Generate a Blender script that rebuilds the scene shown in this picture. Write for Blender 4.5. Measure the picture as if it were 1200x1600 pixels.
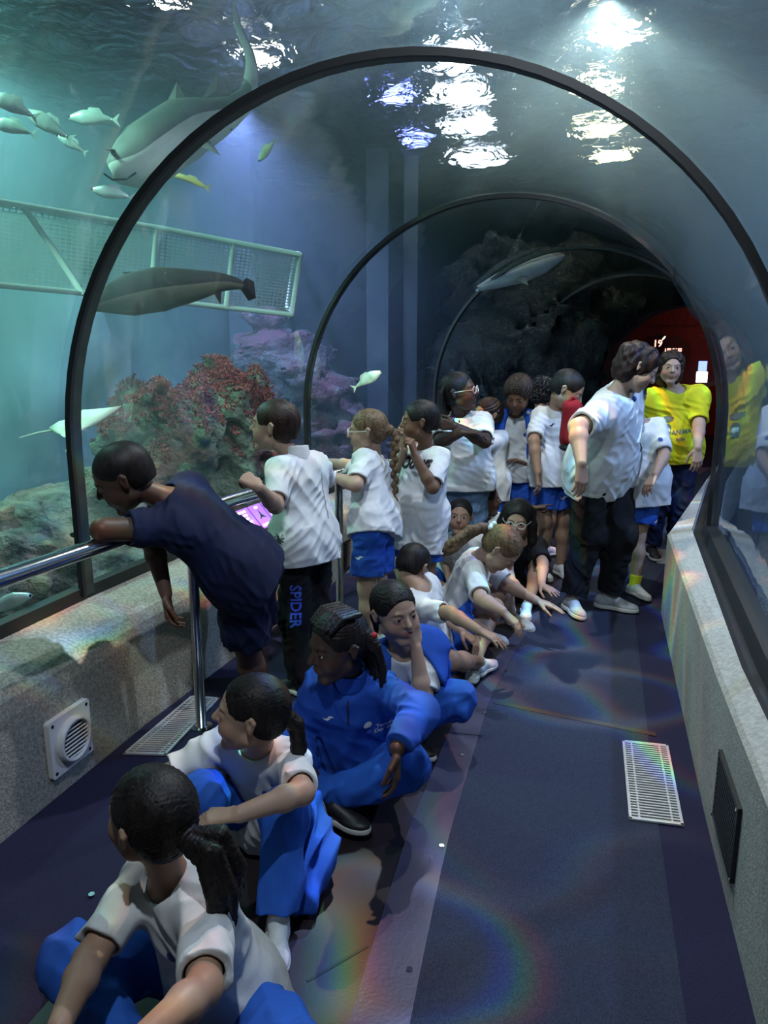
import bpy, bmesh, math, random
import numpy as np
from mathutils import Vector, Matrix
for o in list(bpy.data.objects): bpy.data.objects.remove(o)
SC = bpy.context.scene; COL = SC.collection
random.seed(4)
# ------------------------------------------------------------------ camera
FPX, CAMH = 1150.0, 1.5
PITCH = math.atan(240/1150.0)
cd = bpy.data.cameras.new('camera'); cam = bpy.data.objects.new('camera', cd); COL.objects.link(cam)
cam.location = (0, 0, CAMH); cam.rotation_euler = (math.pi/2-PITCH, 0, 0)
cd.sensor_fit = 'VERTICAL'; cd.sensor_height = 36; cd.lens = FPX/1600*36; cd.clip_start = .02; cd.clip_end = 100
SC.camera = cam
SC.view_settings.view_transform = 'Standard'; SC.view_settings.look = 'None'
SC.view_settings.gamma = 1; SC.view_settings.use_curve_mapping = False
SC.view_settings.exposure = 0.45
w = bpy.data.worlds.new('world'); SC.world = w; w.use_nodes = True
w.node_tree.nodes['Background'].inputs[0].default_value = (.10, .20, .30, 1)
w.node_tree.nodes['Background'].inputs[1].default_value = .06
# ------------------------------------------------------------------ pixel / plan helpers
def ray(x, y):
    a = (x-600)/FPX; b = (800-y)/FPX; c, s = math.cos(PITCH), math.sin(PITCH)
    return np.array([a, c+b*s, -s+b*c])
CO = np.array([0, 0, CAMH])
def atz(x, y, z): r = ray(x, y); return CO+r*((z-CAMH)/r[2])
def aty(x, y, Y): r = ray(x, y); return CO+r*(Y/r[1])
def nrm(v): v = np.asarray(v, float); return v/max(1e-9, np.linalg.norm(v))
# ------------------------------------------------------------------ lights
def lamp(kind, name, loc, target, power, color, size=.1, spot=60, blend=.6):
    ld = bpy.data.lights.new(name, kind); ld.energy = power; ld.color = color
    if kind == 'AREA': ld.shape = 'DISK'; ld.size = size
    else: ld.shadow_soft_size = size
    if kind == 'SPOT': ld.spot_size = math.radians(spot); ld.spot_blend = blend
    o = bpy.data.objects.new(name, ld); COL.objects.link(o); o.location = loc
    d = Vector(target)-Vector(loc); o.rotation_euler = d.to_track_quat('-Z', 'Y').to_euler()
    return o
def caustic_gobo(o, scale, strength, chroma=.011, base=.3):
    """water ripples focus the lamp's beam into bright bands that split into colours"""
    ld = o.data; ld.use_nodes = True; nt = ld.node_tree; N = nt.nodes; Lk = nt.links
    em = [n for n in N if n.type == 'EMISSION'][0]
    tc = N.new('ShaderNodeTexCoord'); sx = N.new('ShaderNodeSeparateXYZ'); Lk.new(tc.outputs['Normal'], sx.inputs[0])
    def m(op, a, b=None):
        n = N.new('ShaderNodeMath'); n.operation = op
        for i, v in enumerate((a, b)):
            if v is None: continue
            if isinstance(v, (int, float)): n.inputs[i].default_value = v
            else: Lk.new(v, n.inputs[i])
        return n.outputs[0]
    u = m('DIVIDE', sx.outputs[0], sx.outputs[2]); v = m('DIVIDE', sx.outputs[1], sx.outputs[2])
    outs = []
    for k in range(3):
        cb = N.new('ShaderNodeCombineXYZ'); Lk.new(m('ADD', u, chroma*k), cb.inputs[0]); Lk.new(m('ADD', v, chroma*.7*k), cb.inputs[1])
        no = N.new('ShaderNodeTexNoise'); no.inputs['Scale'].default_value = scale*.55; no.inputs['Detail'].default_value = 1.0
        Lk.new(cb.outputs[0], no.inputs['Vector'])
        d = m('ABSOLUTE', m('SUBTRACT', no.outputs[0], .5))
        r = m('POWER', m('MAXIMUM', m('SUBTRACT', 1.0, m('MULTIPLY', d, 27.0)), 0.0), 2.0)
        no2 = N.new('ShaderNodeTexNoise'); no2.inputs['Scale'].default_value = scale*.3; no2.inputs['Detail'].default_value = 0
        ofs = N.new('ShaderNodeVectorMath'); ofs.operation = 'ADD'; ofs.inputs[1].default_value = (7, 3, 1); Lk.new(cb.outputs[0], ofs.inputs[0]); Lk.new(ofs.outputs[0], no2.inputs['Vector'])
        g = m('MAXIMUM', m('MULTIPLY', m('SUBTRACT', no2.outputs[0], .50), 9.0), 0.0)
        outs.append(m('ADD', m('MULTIPLY', m('MULTIPLY', r, m('MINIMUM', g, 1.0)), strength), base))
    cc = N.new('ShaderNodeCombineColor')
    for k in range(3): Lk.new(outs[k], cc.inputs[k])
    Lk.new(cc.outputs[0], em.inputs[0]); em.inputs[1].default_value = 1.0
lamp('SPOT', 'tank_light_left', (-2.6, 3.2, 3.55), (-2.2, 5.2, .4), 330, (.48, 1.0, .74), .10, 130, .8)
lamp('SPOT', 'tank_light_left', (-3.2, 5.8, 3.55), (-1.6, 6.0, .5), 300, (.42, .92, .88), .10, 130, .8)
lamp('SPOT', 'tank_light_blue', (-1.6, 8.6, 3.55), (-.6, 8.6, 1), 560, (.34, .42, 1.0), .08, 130, .8)
o_ = lamp('SPOT', 'tunnel_light_near', (-.1, .3, 3.45), (-.2, 1.6, 0), 300, (.84, .90, 1.0), .03, 130, .5); caustic_gobo(o_, 5.5, .6, base=.5)
o_ = lamp('SPOT', 'tunnel_light_white', (.35, 3.0, 3.45), (.25, 2.9, 0), 400, (.84, .90, 1.0), .03, 130, .5); caustic_gobo(o_, 6, 2.1, base=.4)
o_ = lamp('SPOT', 'tunnel_light_warm', (1.25, 4.6, 3.45), (1.1, 4.4, 0), 330, (.98, .95, .88), .03, 130, .5); caustic_gobo(o_, 6, 2.1, base=.35)
lamp('SPOT', 'tank_light_right', (3.4, 3.4, 3.55), (3.0, 4.0, .8), 480, (.36, .52, 1.0), .08, 130, .8)
lamp('POINT', 'lobby_light', (6.6, 13.2, 2.4), (6, 13, 0), 12, (1, .35, .25), .1)
lamp('SPOT', 'tank_light_violet', (-1.2, 6.4, 3.5), (-1.0, 7.2, 1.2), 430, (.42, .42, 1.0), .08, 120, .8)

# ------------------------------------------------------------------ object helpers
def tag(o, label=None, cat=None, group=None, kind=None):
    if label: o['label'] = label
    if cat: o['category'] = cat
    if group: o['group'] = group
    if kind: o['kind'] = kind
    return o
def empty(name, loc, label, cat, group=None):
    o = bpy.data.objects.new(name, None); COL.objects.link(o); o.location = loc; o.empty_display_size = .05
    bpy.context.view_layer.update()
    return tag(o, label, cat, group)
def meshobj(name, verts, faces, mat, parent=None, smooth=False):
    me = bpy.data.meshes.new(name); me.from_pydata([tuple(map(float, v)) for v in verts], [], [tuple(int(i) for i in f) for f in faces])
    if mat: me.materials.append(mat)
    me.validate(); me.update()
    if smooth: me.polygons.foreach_set('use_smooth', [True]*len(me.polygons))
    o = bpy.data.objects.new(name, me); COL.objects.link(o)
    if parent is not None:
        o.parent = parent; o.matrix_parent_inverse = parent.matrix_world.inverted() if parent.matrix_world else Matrix()
    return o
class MB:
    """collects shapes and links them as one mesh"""
    def __init__(s): s.v = []; s.f = []
    def add(s, v, f):
        b = len(s.v); s.v += [tuple(x) for x in v]; s.f += [tuple(i+b for i in q) for q in f]; return s
    def box(s, c, size, X=(1, 0, 0), Y=(0, 1, 0), Z=(0, 0, 1), bev=0):
        c = np.array(c, float); X, Y, Z = map(np.array, (X, Y, Z)); hx, hy, hz = [q/2 for q in size]
        v = [c+X*hx*i+Y*hy*j+Z*hz*k for i in (-1, 1) for j in (-1, 1) for k in (-1, 1)]
        return s.add(v, [(0, 1, 3, 2), (4, 6, 7, 5), (0, 4, 5, 1), (2, 3, 7, 6), (0, 2, 6, 4), (1, 5, 7, 3)])
    def quadprism(s, pts, n, t):
        n = np.array(n)*t; k = len(pts); v = [np.array(p, float) for p in pts]+[np.array(p, float)+n for p in pts]
        f = [tuple(range(k))[::-1], tuple(range(k, 2*k))]+[(i, (i+1) % k, (i+1) % k+k, i+k) for i in range(k)]
        return s.add(v, f)
    def tube(s, pts, r, seg=12, caps=True):
        pts = [np.array(p, float) for p in pts]; n = len(pts); rr = r if hasattr(r, '__len__') else [r]*n
        v = []; f = []; up = None
        for i, p in enumerate(pts):
            t = nrm(pts[min(i+1, n-1)]-pts[max(i-1, 0)])
            if up is None:
                up = np.array([0, 0, 1.]) if abs(t[2]) < .9 else np.array([1., 0, 0])
            a = nrm(np.cross(t, up)); b = nrm(np.cross(a, t)); up = b
            for k in range(seg):
                q = 2*math.pi*k/seg; v.append(p+(a*math.cos(q)+b*math.sin(q))*rr[i])
        for i in range(n-1):
            for k in range(seg): f.append((i*seg+k, i*seg+(k+1) % seg, (i+1)*seg+(k+1) % seg, (i+1)*seg+k))
        if caps: f.append(tuple(range(seg))); f.append(tuple((n-1)*seg+k for k in range(seg))[::-1])
        return s.add(v, f)
    def build(s, name, mat, parent=None, smooth=False): return meshobj(name, s.v, s.f, mat, parent, smooth)
# ------------------------------------------------------------------ materials
def newmat(name):
    m = bpy.data.materials.new(name); m.use_nodes = True; return m, m.node_tree.nodes, m.node_tree.links, m.node_tree.nodes['Principled BSDF']
def pmat(name, c1, c2=None, scale=8, rough=.6, metal=0, bump=0, bscale=60, detail=4, spec=.5, stretch=(1, 1, 1), ramp=(.35, .65), emit=None, sheen=0):
    m, N, Lk, B = newmat(name); B.inputs['Base Color'].default_value = (*c1, 1); B.inputs['Roughness'].default_value = rough
    B.inputs['Metallic'].default_value = metal; B.inputs['Specular IOR Level'].default_value = spec
    if sheen: B.inputs['Sheen Weight'].default_value = sheen
    tc = N.new('ShaderNodeTexCoord'); mp = N.new('ShaderNodeMapping'); mp.inputs['Scale'].default_value = stretch; Lk.new(tc.outputs['Object'], mp.inputs[0])
    if c2:
        no = N.new('ShaderNodeTexNoise'); no.inputs['Scale'].default_value = scale; no.inputs['Detail'].default_value = detail; Lk.new(mp.outputs[0], no.inputs['Vector'])
        cr = N.new('ShaderNodeValToRGB'); cr.color_ramp.elements[0].color = (*c1, 1); cr.color_ramp.elements[1].color = (*c2, 1)
        cr.color_ramp.elements[0].position, cr.color_ramp.elements[1].position = ramp
        Lk.new(no.outputs[0], cr.inputs[0]); Lk.new(cr.outputs[0], B.inputs['Base Color'])
    if bump:
        nb = N.new('ShaderNodeTexNoise'); nb.inputs['Scale'].default_value = bscale; nb.inputs['Detail'].default_value = 3; Lk.new(mp.outputs[0], nb.inputs['Vector'])
        bp = N.new('ShaderNodeBump'); bp.inputs['Strength'].default_value = bump; bp.inputs['Distance'].default_value = .01; Lk.new(nb.outputs[0], bp.inputs['Height']); Lk.new(bp.outputs[0], B.inputs['Normal'])
    if emit:
        B.inputs['Emission Color'].default_value = (*emit[0], 1); B.inputs['Emission Strength'].default_value = emit[1]
    return m
M = {}
M['concrete'] = pmat('speckled_concrete', (.22, .21, .18), (.36, .35, .30), 90, .9, bump=.5, bscale=160, detail=6, ramp=(.38, .62))
M['ledge'] = pmat('pale_ledge', (.30, .29, .25), (.42, .41, .36), 60, .8, bump=.3, bscale=140, detail=6)
M['carpet'] = pmat('navy_carpet', (.024, .029, .052), (.042, .050, .085), 260, .95, bump=.5, bscale=420, detail=3, spec=.2)
M['carpet2'] = pmat('side_carpet', (.016, .015, .042), (.027, .026, .062), 260, .95, bump=.5, bscale=420, detail=3, spec=.2)
M['belt'] = pmat('brown_rubber', (.014, .009, .011), (.022, .014, .016), 5, .46, bump=.04, bscale=200)
M['trim'] = pmat('dark_metal_trim', (.048, .046, .085), (.075, .072, .125), 3, .34, metal=.3, bump=.06, bscale=90)
M['trim_dark'] = pmat('black_metal_trim', (.012, .012, .014), None, rough=.4, metal=.4)
M['seam'] = pmat('seam', (.01, .01, .012), rough=.7)
M['frame'] = pmat('dark_green_frame', (.035, .05, .05), (.055, .075, .072), 12, .35, metal=.5)
M['black'] = pmat('black_rubber', (.008, .009, .010), rough=.5)
M['steel'] = pmat('polished_steel', (.62, .64, .66), rough=.14, metal=1)
M['grille'] = pmat('galvanised_grille', (.75, .76, .78), rough=.35, metal=.6)
M['white_plastic'] = pmat('white_vent_plastic', (.62, .62, .60), (.72, .72, .70), 12, .45)
M['void'] = pmat('dark_hollow', (.006, .006, .008), rough=.9)
M['darkwall'] = pmat('dark_portal_paint', (.010, .012, .016), rough=.8)
# ------------------------------------------------------------------ tunnel path: one station per ring
RG = [(-2.2, -5.6), (-1.45, -3.3), (-.72, -.8), (-.04, 1.85-1.65), (-.0, 2.56), (.67, 4.6), (1.64, 6.62), (2.80, 8.7), (4.10, 10.55)]
RG[2] = (-1.26, -1.95); RG[1] = (-1.87, -4.1); RG[0] = (-2.5, -6.3); RG[3] = (-.64, .25)
RG = [np.array(r, float) for r in RG]
def stat(i):
    ds = []
    if i > 0: ds.append(nrm(RG[i]-RG[i-1]))
    if i < len(RG)-1: ds.append(nrm(RG[i+1]-RG[i]))
    d = nrm(sum(ds)); return d, np.array([d[1], -d[0]])
def off(i, o, z):
    d, n = stat(i); p = RG[i]+n*o; return np.array([p[0], p[1], z])
SHR = {5: -.06, 6: .07, 7: .10, 8: .10}
def sweep(profile, i0, i1, closed=False):
    v = []; f = []; k = len(profile); idx = list(range(i0, i1+1))
    for i in idx: v += [off(i, o+(SHR.get(i, 0) if 1.0 < o < 1.2 else 0), z) for o, z in profile]
    for a in range(len(idx)-1):
        for j in range(k if closed else k-1):
            j2 = (j+1) % k; f.append((a*k+j, a*k+j2, (a+1)*k+j2, (a+1)*k+j))
    return v, f
TW, TS, TR = 1.30, 1.15, 1.29            # glass half width, spring height, rise
def arch(w=TW, zs=TS, r=TR, z0=.56, n=40):
    return [(-w, z0), (-w, (z0+zs)/2)]+[(-w*math.cos(math.pi*k/n), zs+r*math.sin(math.pi*k/n)) for k in range(n+1)]+[(w, (z0+zs)/2), (w, z0)]
def S(o, **k): return tag(o, kind='structure', **k)
I1 = len(RG)-1
# floor slabs ------------------------------------------------------------
BL = [(-1.62, .2), (-1.02, 1.28), (-.62, 2.05), (-.10, 3.2), (.28, 3.9), (.82, 4.75), (1.9, 6.3), (3.2, 8.4), (4.6, 10.4)]     # left edge of belt
SL = [(-.42, -.6), (-.08, 1.42), (.08, 2.12), (.27, 2.78), (.68, 3.78), (1.17, 4.8), (2.1, 6.5), (3.3, 8.5), (4.6, 10.5)]     # belt / strip
CL = [(-.30, -.6), (.06, 1.42), (.20, 2.06), (.47, 3.04), (.78, 3.85), (1.26, 4.8), (2.18, 6.5), (3.4, 8.5), (4.8, 10.5)]     # strip / carpet
def interp(poly, Y):
    for (x0, y0), (x1, y1) in zip(poly, poly[1:]):
        if y0 <= Y <= y1: t = (Y-y0)/(y1-y0); return x0+(x1-x0)*t
    return poly[0][0] if Y < poly[0][1] else poly[-1][0]
bl = [(-1.25, -.6), (-.80, .9), (-.585, 1.6), (-.44, 2.1), (-.12, 3.0), (.25, 3.9), (.75, 4.8), (1.65, 6.5), (2.85, 8.5), (4.2, 10.5)]
def ribbon(pa, pb, z, t, y0, y1, n=60):
    mb = MB(); v = []; f = []
    for k in range(n+1):
        Y = y0+(y1-y0)*k/n; a, b = interp(pa, Y), interp(pb, Y)
        v += [(a, Y, z), (b, Y, z), (b, Y, z-t), (a, Y, z-t)]
    for k in range(n):
        for j in range(4): f.append((k*4+j, k*4+(j+1) % 4, k*4+4+(j+1) % 4, k*4+4+j))
    f += [(3, 2, 1, 0), (n*4, n*4+1, n*4+2, n*4+3)]
    return mb.add(v, f)
v, f = sweep([(-1.6, -.02), (1.6, -.02), (1.6, -.15), (-1.6, -.15)], 0, I1, True); S(MB().add(v, f).build('floor', M['carpet2']))
RB = [(float(off(i, 1.13+SHR.get(i, 0), 0)[0]), float(off(i, 1.13+SHR.get(i, 0), 0)[1])) for i in range(len(RG))]
RBm = [(x+.02, y) for x, y in RB]; RBd = [(x-.16, y) for x, y in RB]
LBw = [(float(off(i, -1.08, 0)[0]), float(off(i, -1.08, 0)[1])) for i in range(len(RG))]
S(ribbon(CL, RBd, .006, .024, -.6, 10.2).build('floor', M['carpet']))
S(ribbon(RBd, RBm, .004, .022, -.6, 10.2).build('floor', M['carpet2']))
o = ribbon(SL, CL, .010, .028, -.6, 10.2).build('floor_trim', M['trim']); S(o)
o = ribbon(bl, SL, .003, .02, -.6, 10.2).build('floor_belt', M['belt']); S(o)
bl2 = [(x-.17, y) for x, y in bl]
o = ribbon(bl2, bl, .010, .028, -.6, 10.2).build('floor_trim', M['trim_dark']); S(o)
S(ribbon(LBw, bl2, .004, .022, -.6, 10.2).build('floor', M['carpet2']))
# seams and screws
def seam(p, q, wd, z, name='floor_seam', mat='seam'):
    p = np.array(p); q = np.array(q); d = nrm(q-p); n = np.array([-d[1], d[0]])*wd/2
    pts = [(*(p-n), z), (*(q-n), z), (*(q+n), z), (*(p+n), z)]
    return S(MB().quadprism(pts, (0, 0, 1), .0015).build(name, M[mat]))
a = atz(772, 1099, 0); b = atz(1025, 1150, 0); seam(a[:2], b[:2], .032, .006)
a = atz(700, 1148, 0); b = atz(752, 1153, 0); seam(a[:2], b[:2], .006, .010)
a = atz(480, 1535, 0); b = atz(575, 1480, 0); seam(a[:2], b[:2], .008, .003)
a = atz(690, 1090, 0); b = atz(735, 1075, 0); seam(a[:2], b[:2], .006, .003)
mb = MB()
for x, y in ((690, 1322), (722, 1180), (640, 1515), (757, 1114), (790, 1048), (825, 985)):
    p = atz(x, y, .01); mb.tube([p, p+np.array([0, 0, .003])], .008, 12)
S(mb.build('floor_trim_screws', M['steel']))
mb = MB()
for x, y in ((85, 1473), (143, 1398)):
    p = atz(x, y, .01); mb.tube([p, p+np.array([0, 0, .003])], .009, 12)
S(mb.build('floor_trim_screws', M['steel']))
# walls under the glass ---------------------------------------------------
lp = [(-1.03, 0), (-1.035, .30), (-1.04, .38), (-1.055, .43), (-1.085, .465), (-1.13, .49), (-1.21, .512), (-1.34, .53), (-1.34, -.1), (-1.03, -.1)]
v, f = sweep(lp[::-1], 0, I1, True); o = S(MB().add(v, f).build('wall_left', M['concrete'], smooth=False))
rp = [(1.13, -.1), (1.13, .485), (1.142, .500), (1.20, .530), (1.20, .50), (1.34, .50), (1.34, -.1)]
v, f = sweep(rp[::-1], 0, I1, True); o = S(MB().add(v, f).build('wall_right', M['ledge']))
v, f = sweep([(-1.335, .525), (-1.285, .525), (-1.283, .575), (-1.335, .575)], 0, I1, True); S(MB().add(v, f).build('trim_1', M['black']))
v, f = sweep([(1.205, .50), (1.225, .515), (1.25, .515), (1.27, .565), (1.335, .575), (1.335, .50)][::-1], 0, I1, True); S(MB().add(v, f).build('trim_2', M['black']))
# ledge joints
mb = MB()
# acrylic panels ----------------------------------------------------------
m, N, Lk, B = newmat('acrylic'); N.remove(B); out = [n for n in N if n.type == 'OUTPUT_MATERIAL'][0]
tr = N.new('ShaderNodeBsdfTransparent'); tr.inputs[0].default_value = (.93, .96, .965, 1)
gl = N.new('ShaderNodeBsdfGlossy'); gl.inputs['Roughness'].default_value = .03; gl.inputs[0].default_value = (.9, .95, 1, 1)
ge = N.new('ShaderNodeNewGeometry'); dt = N.new('ShaderNodeVectorMath'); dt.operation = 'DOT_PRODUCT'; Lk.new(ge.outputs['Incoming'], dt.inputs[0]); Lk.new(ge.outputs['Normal'], dt.inputs[1])
def mth(op, a, b=None):
    n = N.new('ShaderNodeMath'); n.operation = op
    for i_, v_ in enumerate((a, b)):
        if v_ is None: continue
        if isinstance(v_, (int, float)): n.inputs[i_].default_value = v_
        else: Lk.new(v_, n.inputs[i_])
    return n.outputs[0]
fresnel = mth('ADD', mth('MULTIPLY', mth('POWER', mth('SUBTRACT', 1.0, mth('ABSOLUTE', dt.outputs['Value'])), 4.0), .50), .045)
mx = N.new('ShaderNodeMixShader'); nz = N.new('ShaderNodeTexNoise'); nz.inputs['Scale'].default_value = 2.2; nz.inputs['Detail'].default_value = 2
tc = N.new('ShaderNodeTexCoord'); Lk.new(tc.outputs['Object'], nz.inputs['Vector']); bp = N.new('ShaderNodeBump'); bp.inputs['Strength'].default_value = .25; bp.inputs['Distance'].default_value = .012
Lk.new(nz.outputs[0], bp.inputs['Height']); Lk.new(bp.outputs[0], gl.inputs['Normal'])
Lk.new(fresnel, mx.inputs[0])
Lk.new(tr.outputs[0], mx.inputs[1]); Lk.new(gl.outputs[0], mx.inputs[2]); Lk.new(mx.outputs[0], out.inputs[0]); M['glass'] = m
for i in range(I1):
    v, f = sweep(arch(), i, i+1); S(MB().add(v, f).build('window_%d' % (i+1), M['glass'], smooth=True))
# rings -------------------------------------------------------------------
def ring(i, depth=.05, th=.035, name='arch_ring', mat='frame', zb=.54):
    d, n = stat(i); d3 = np.array([*d, 0]); A = arch(TW-.004, TS, TR-.004, zb); Bq = arch(TW-.004-th, TS, TR-.004-th, zb); k = len(A)
    v = [];
    for prof in (A, Bq):
        for sg in (-1, 1): v += [off(i, o_, z_)+d3*depth/2*sg for o_, z_ in prof]
    f = []
    for j in range(k-1):
        a0, a1, b0, b1 = j, k+j, 2*k+j, 3*k+j
        f += [(b0, b0+1, b1+1, b1), (a0, a0+1, b0+1, b0)[::-1], (a1, a1+1, b1+1, b1), (a0, a1, a1+1, a0+1)]
    f += [(0, 2*k, 3*k, k), (k-1, 2*k-1, 4*k-1, 3*k-1)]
    return MB().add(v, f).build(name, M[mat]), d3, A
for i in range(1, I1):
    o, d3, A = ring(i, .055, .018); S(o)
    # black gasket beside each ring
    g, _, _ = ring(i, .018, .024, 'arch_gasket', 'black'); g.location = (-d3*.036); S(g)
# handrail ----------------------------------------------------------------
rail = empty('handrail', (-.76, 2.79, 0), 'polished steel tube handrail on posts along the left glass', 'handrail')
rp_ = [(-1.62, .1), (-1.34, 1.2), (-1.07, 1.96), (-.85, 2.56), (-.66, 3.12), (-.46, 3.5), (-.24, 3.86), (.02, 4.28), (.30, 4.8), (.62, 5.3)]
def smoothpoly(p, n=8):
    p = [np.array(q, float) for q in p]; out = []
    for i in range(len(p)-1):
        p0, p1, p2, p3 = p[max(i-1, 0)], p[i], p[i+1], p[min(i+2, len(p)-1)]
        for k in range(n):
            t = k/n; out.append(.5*((2*p1)+(p2-p0)*t+(2*p0-5*p1+4*p2-p3)*t*t+(3*p1-p0-3*p2+p3)*t**3))
    out.append(p[-1]); return out
MB().tube([(x, y, .90) for x, y in smoothpoly(rp_)], .027, 16).build('rail', M['steel'], rail, True)
for x, y in ((-.755, 2.80), (-.24, 3.84), (.33, 4.86)):
    MB().tube([(x, y, .0), (x, y, .88)], .021, 16).build('post', M['steel'], rail, True)
    MB().tube([(x, y, .0), (x, y, .012)], .045, 20).build('base_plate', M['steel'], rail, True)
# floor grilles -----------------------------------------------------------
def grille(c4, z, label, nb, group=None):
    c4 = [np.array([*p, z]) for p in c4]; cen = sum(c4)/4; e = empty('floor_grille', tuple(cen), label, 'grille', group)
    A, Bp, Cp, D = c4            # A-B short side, A-D long side
    MB().quadprism([A, Bp, Cp, D], (0, 0, 1), .001).build('pit', M['void'], e)
    mb = MB()
    for p, q in ((A, Bp), (Bp, Cp), (Cp, D), (D, A)):
        d = nrm(q-p); nn = np.array([-d[1], d[0], 0]); mb.box((p+q)/2+np.array([0, 0, .003]), (np.linalg.norm(q-p)+.008, .009, .006), d, nn)
    for t in (.18, .82):
        p = A+(Bp-A)*t; q = D+(Cp-D)*t; d = nrm(q-p); mb.box((p+q)/2+np.array([0, 0, .002]), (np.linalg.norm(q-p), .006, .004), d, np.array([-d[1], d[0], 0]))
    mb.build('rim', M['grille'], e)
    mb = MB()
    for k in range(nb):
        t = (k+.5)/nb; p = A+(D-A)*t; q = Bp+(Cp-Bp)*t; d = nrm(q-p); mb.box((p+q)/2+np.array([0, 0, .003]), (np.linalg.norm(q-p), .0075, .004), d, np.array([-d[1], d[0], 0]))
    mb.build('bars', M['grille'], e)
G = lambda *pts: [atz(x, y, .008)[:2] for x, y in pts]
grille(G((974, 1159), (1042, 1166), (1066, 1290), (985, 1280)), .008, 'white floor grille in the carpet near the right wall', 32)
grille(G((300, 1089), (341, 1092), (258, 1180), (195, 1178)), .008, 'long silver floor grille behind the railing at the left wall', 30)
a = atz(1027, 880, .008)[:2]; dd = nrm(np.array([.27, .96])); nn = np.array([dd[1], -dd[0]])
grille([a+nn*.0+dd*.42, a+nn*.17+dd*.42, a+nn*.17, a], .008, 'floor grille half hidden by the bend of the right wall', 24)
# vents in the walls ------------------------------------------------------
def wallpt(x, y, offs):
    """where the pixel's ray meets the vertical wall at this offset (near segment)"""
    p0 = off(3, offs, 0); p1 = off(4, offs, 0); p2 = off(5, offs, 0)
    for a, b in ((p0, p1), (p1, p2)):
        d = (b-a)[:2]; n = np.array([-d[1], d[0]]); r = ray(x, y); t = np.dot(a[:2], n)/np.dot(r[:2], n); q = CO+r*t
        s = np.dot(q[:2]-a[:2], d)/np.dot(d, d)
        if -.01 <= s <= 1: return q, nrm(np.array([*d, 0]))
    return q, nrm(np.array([*d, 0]))
def wallvent(x, y, w_, h_, label, offs=1.13, side=1, group=None):
    c, d = wallpt(x, y, offs); n = np.array([-d[1], d[0], 0])*side; e = empty('wall_vent', tuple(c), label, 'vent', group); up = np.array([0, 0, 1.])
    MB().box(c+n*.002, (w_, .006, h_), d, n, up).build('backing', M['void'], e)
    mb = MB()
    for sx, sz, a, b in ((0, 1, w_, .014), (0, -1, w_, .014), (1, 0, .014, h_), (-1, 0, .014, h_)):
        mb.box(c+n*.006+d*sx*(w_/2)+up*sz*(h_/2), (a+.014*(sx == 0), .012, b), d, n, up)
    mb.build('frame', M['black'], e)
    mb = MB(); k = int(h_/.016)
    for j in range(k):
        mb.box(c+n*.007+up*(-h_/2+h_*(j+.5)/k), (w_, .010, .005), d, nrm(n+up*.6), nrm(up-n*.6))
    mb.build('slats', M['black'], e)
    mb = MB()
    for sx in (-1, 1):
        for sz in (-1, 1): p = c+n*.012+d*sx*w_/2+up*sz*h_/2; MB().tube([p, p+n*.004], .005, 10).build('screw', M['steel'], e)
wallvent(1138, 1270, .30, .21, 'black slatted vent low in the right wall, nearer one')
wallvent(1063, 1033, .30, .21, 'black slatted vent low in the right wall, farther one')
wallvent(540, 868, .22, .20, 'dark slatted vent in the left wall behind the girl with the braid', -1.03, -1)
# round vent of the left wall
c, d = wallpt(104, 1152, -1.035); n = np.array([d[1], -d[0], 0]); up = np.array([0, 0, 1.])
e = empty('air_vent', tuple(c), 'square white wall vent with a round louvred outlet', 'vent')
def rsq(w_, r, k=6):
    pts = []
    for sx, sy, a0 in ((1, 1, 0), (-1, 1, 90), (-1, -1, 180), (1, -1, 270)):
        for j in range(k+1):
            a = math.radians(a0+90*j/k); pts.append((sx*(w_-r)+r*math.cos(a), sy*(w_-r)+r*math.sin(a)))
    return pts
MB().quadprism([c+d*a+up*b for a, b in rsq(.105, .010)], n, .022).build('plate', M['white_plastic'], e)
mb = MB(); K = 48; v = []; f = []
for rr_, hh in ((.080, .022), (.078, .045), (.068, .048), (.066, .026)):
    v += [c+n*hh+(d*math.cos(2*math.pi*k/K)+up*math.sin(2*math.pi*k/K))*rr_ for k in range(K)]
for a in range(3):
    for k in range(K): f.append((a*K+k, a*K+(k+1) % K, (a+1)*K+(k+1) % K, (a+1)*K+k))
MB().add(v, f).build('collar', M['white_plastic'], e, True)
MB().add([c+n*.0235+(d*math.cos(2*math.pi*k/K)+up*math.sin(2*math.pi*k/K))*.067 for k in range(K)], [tuple(range(K))]).build('backing', M['void'], e)
mb = MB()
for j in range(9):
    zz = -.058+j*.0145; hw = math.sqrt(max(.066**2-zz**2, 0)); mb.box(c+n*.034+up*zz, (2*hw, .012, .005), d, nrm(n+up*.5), nrm(up-n*.5))
mb.build('louvres', M['white_plastic'], e)
mb = MB()
for sx in (-1, 1):
    for sy in (-1, 1): p = c+n*.021+d*sx*.088+up*sy*.088; MB().tube([p, p+n*.003], .006, 12).build('screw', M['black'], e)
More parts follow.
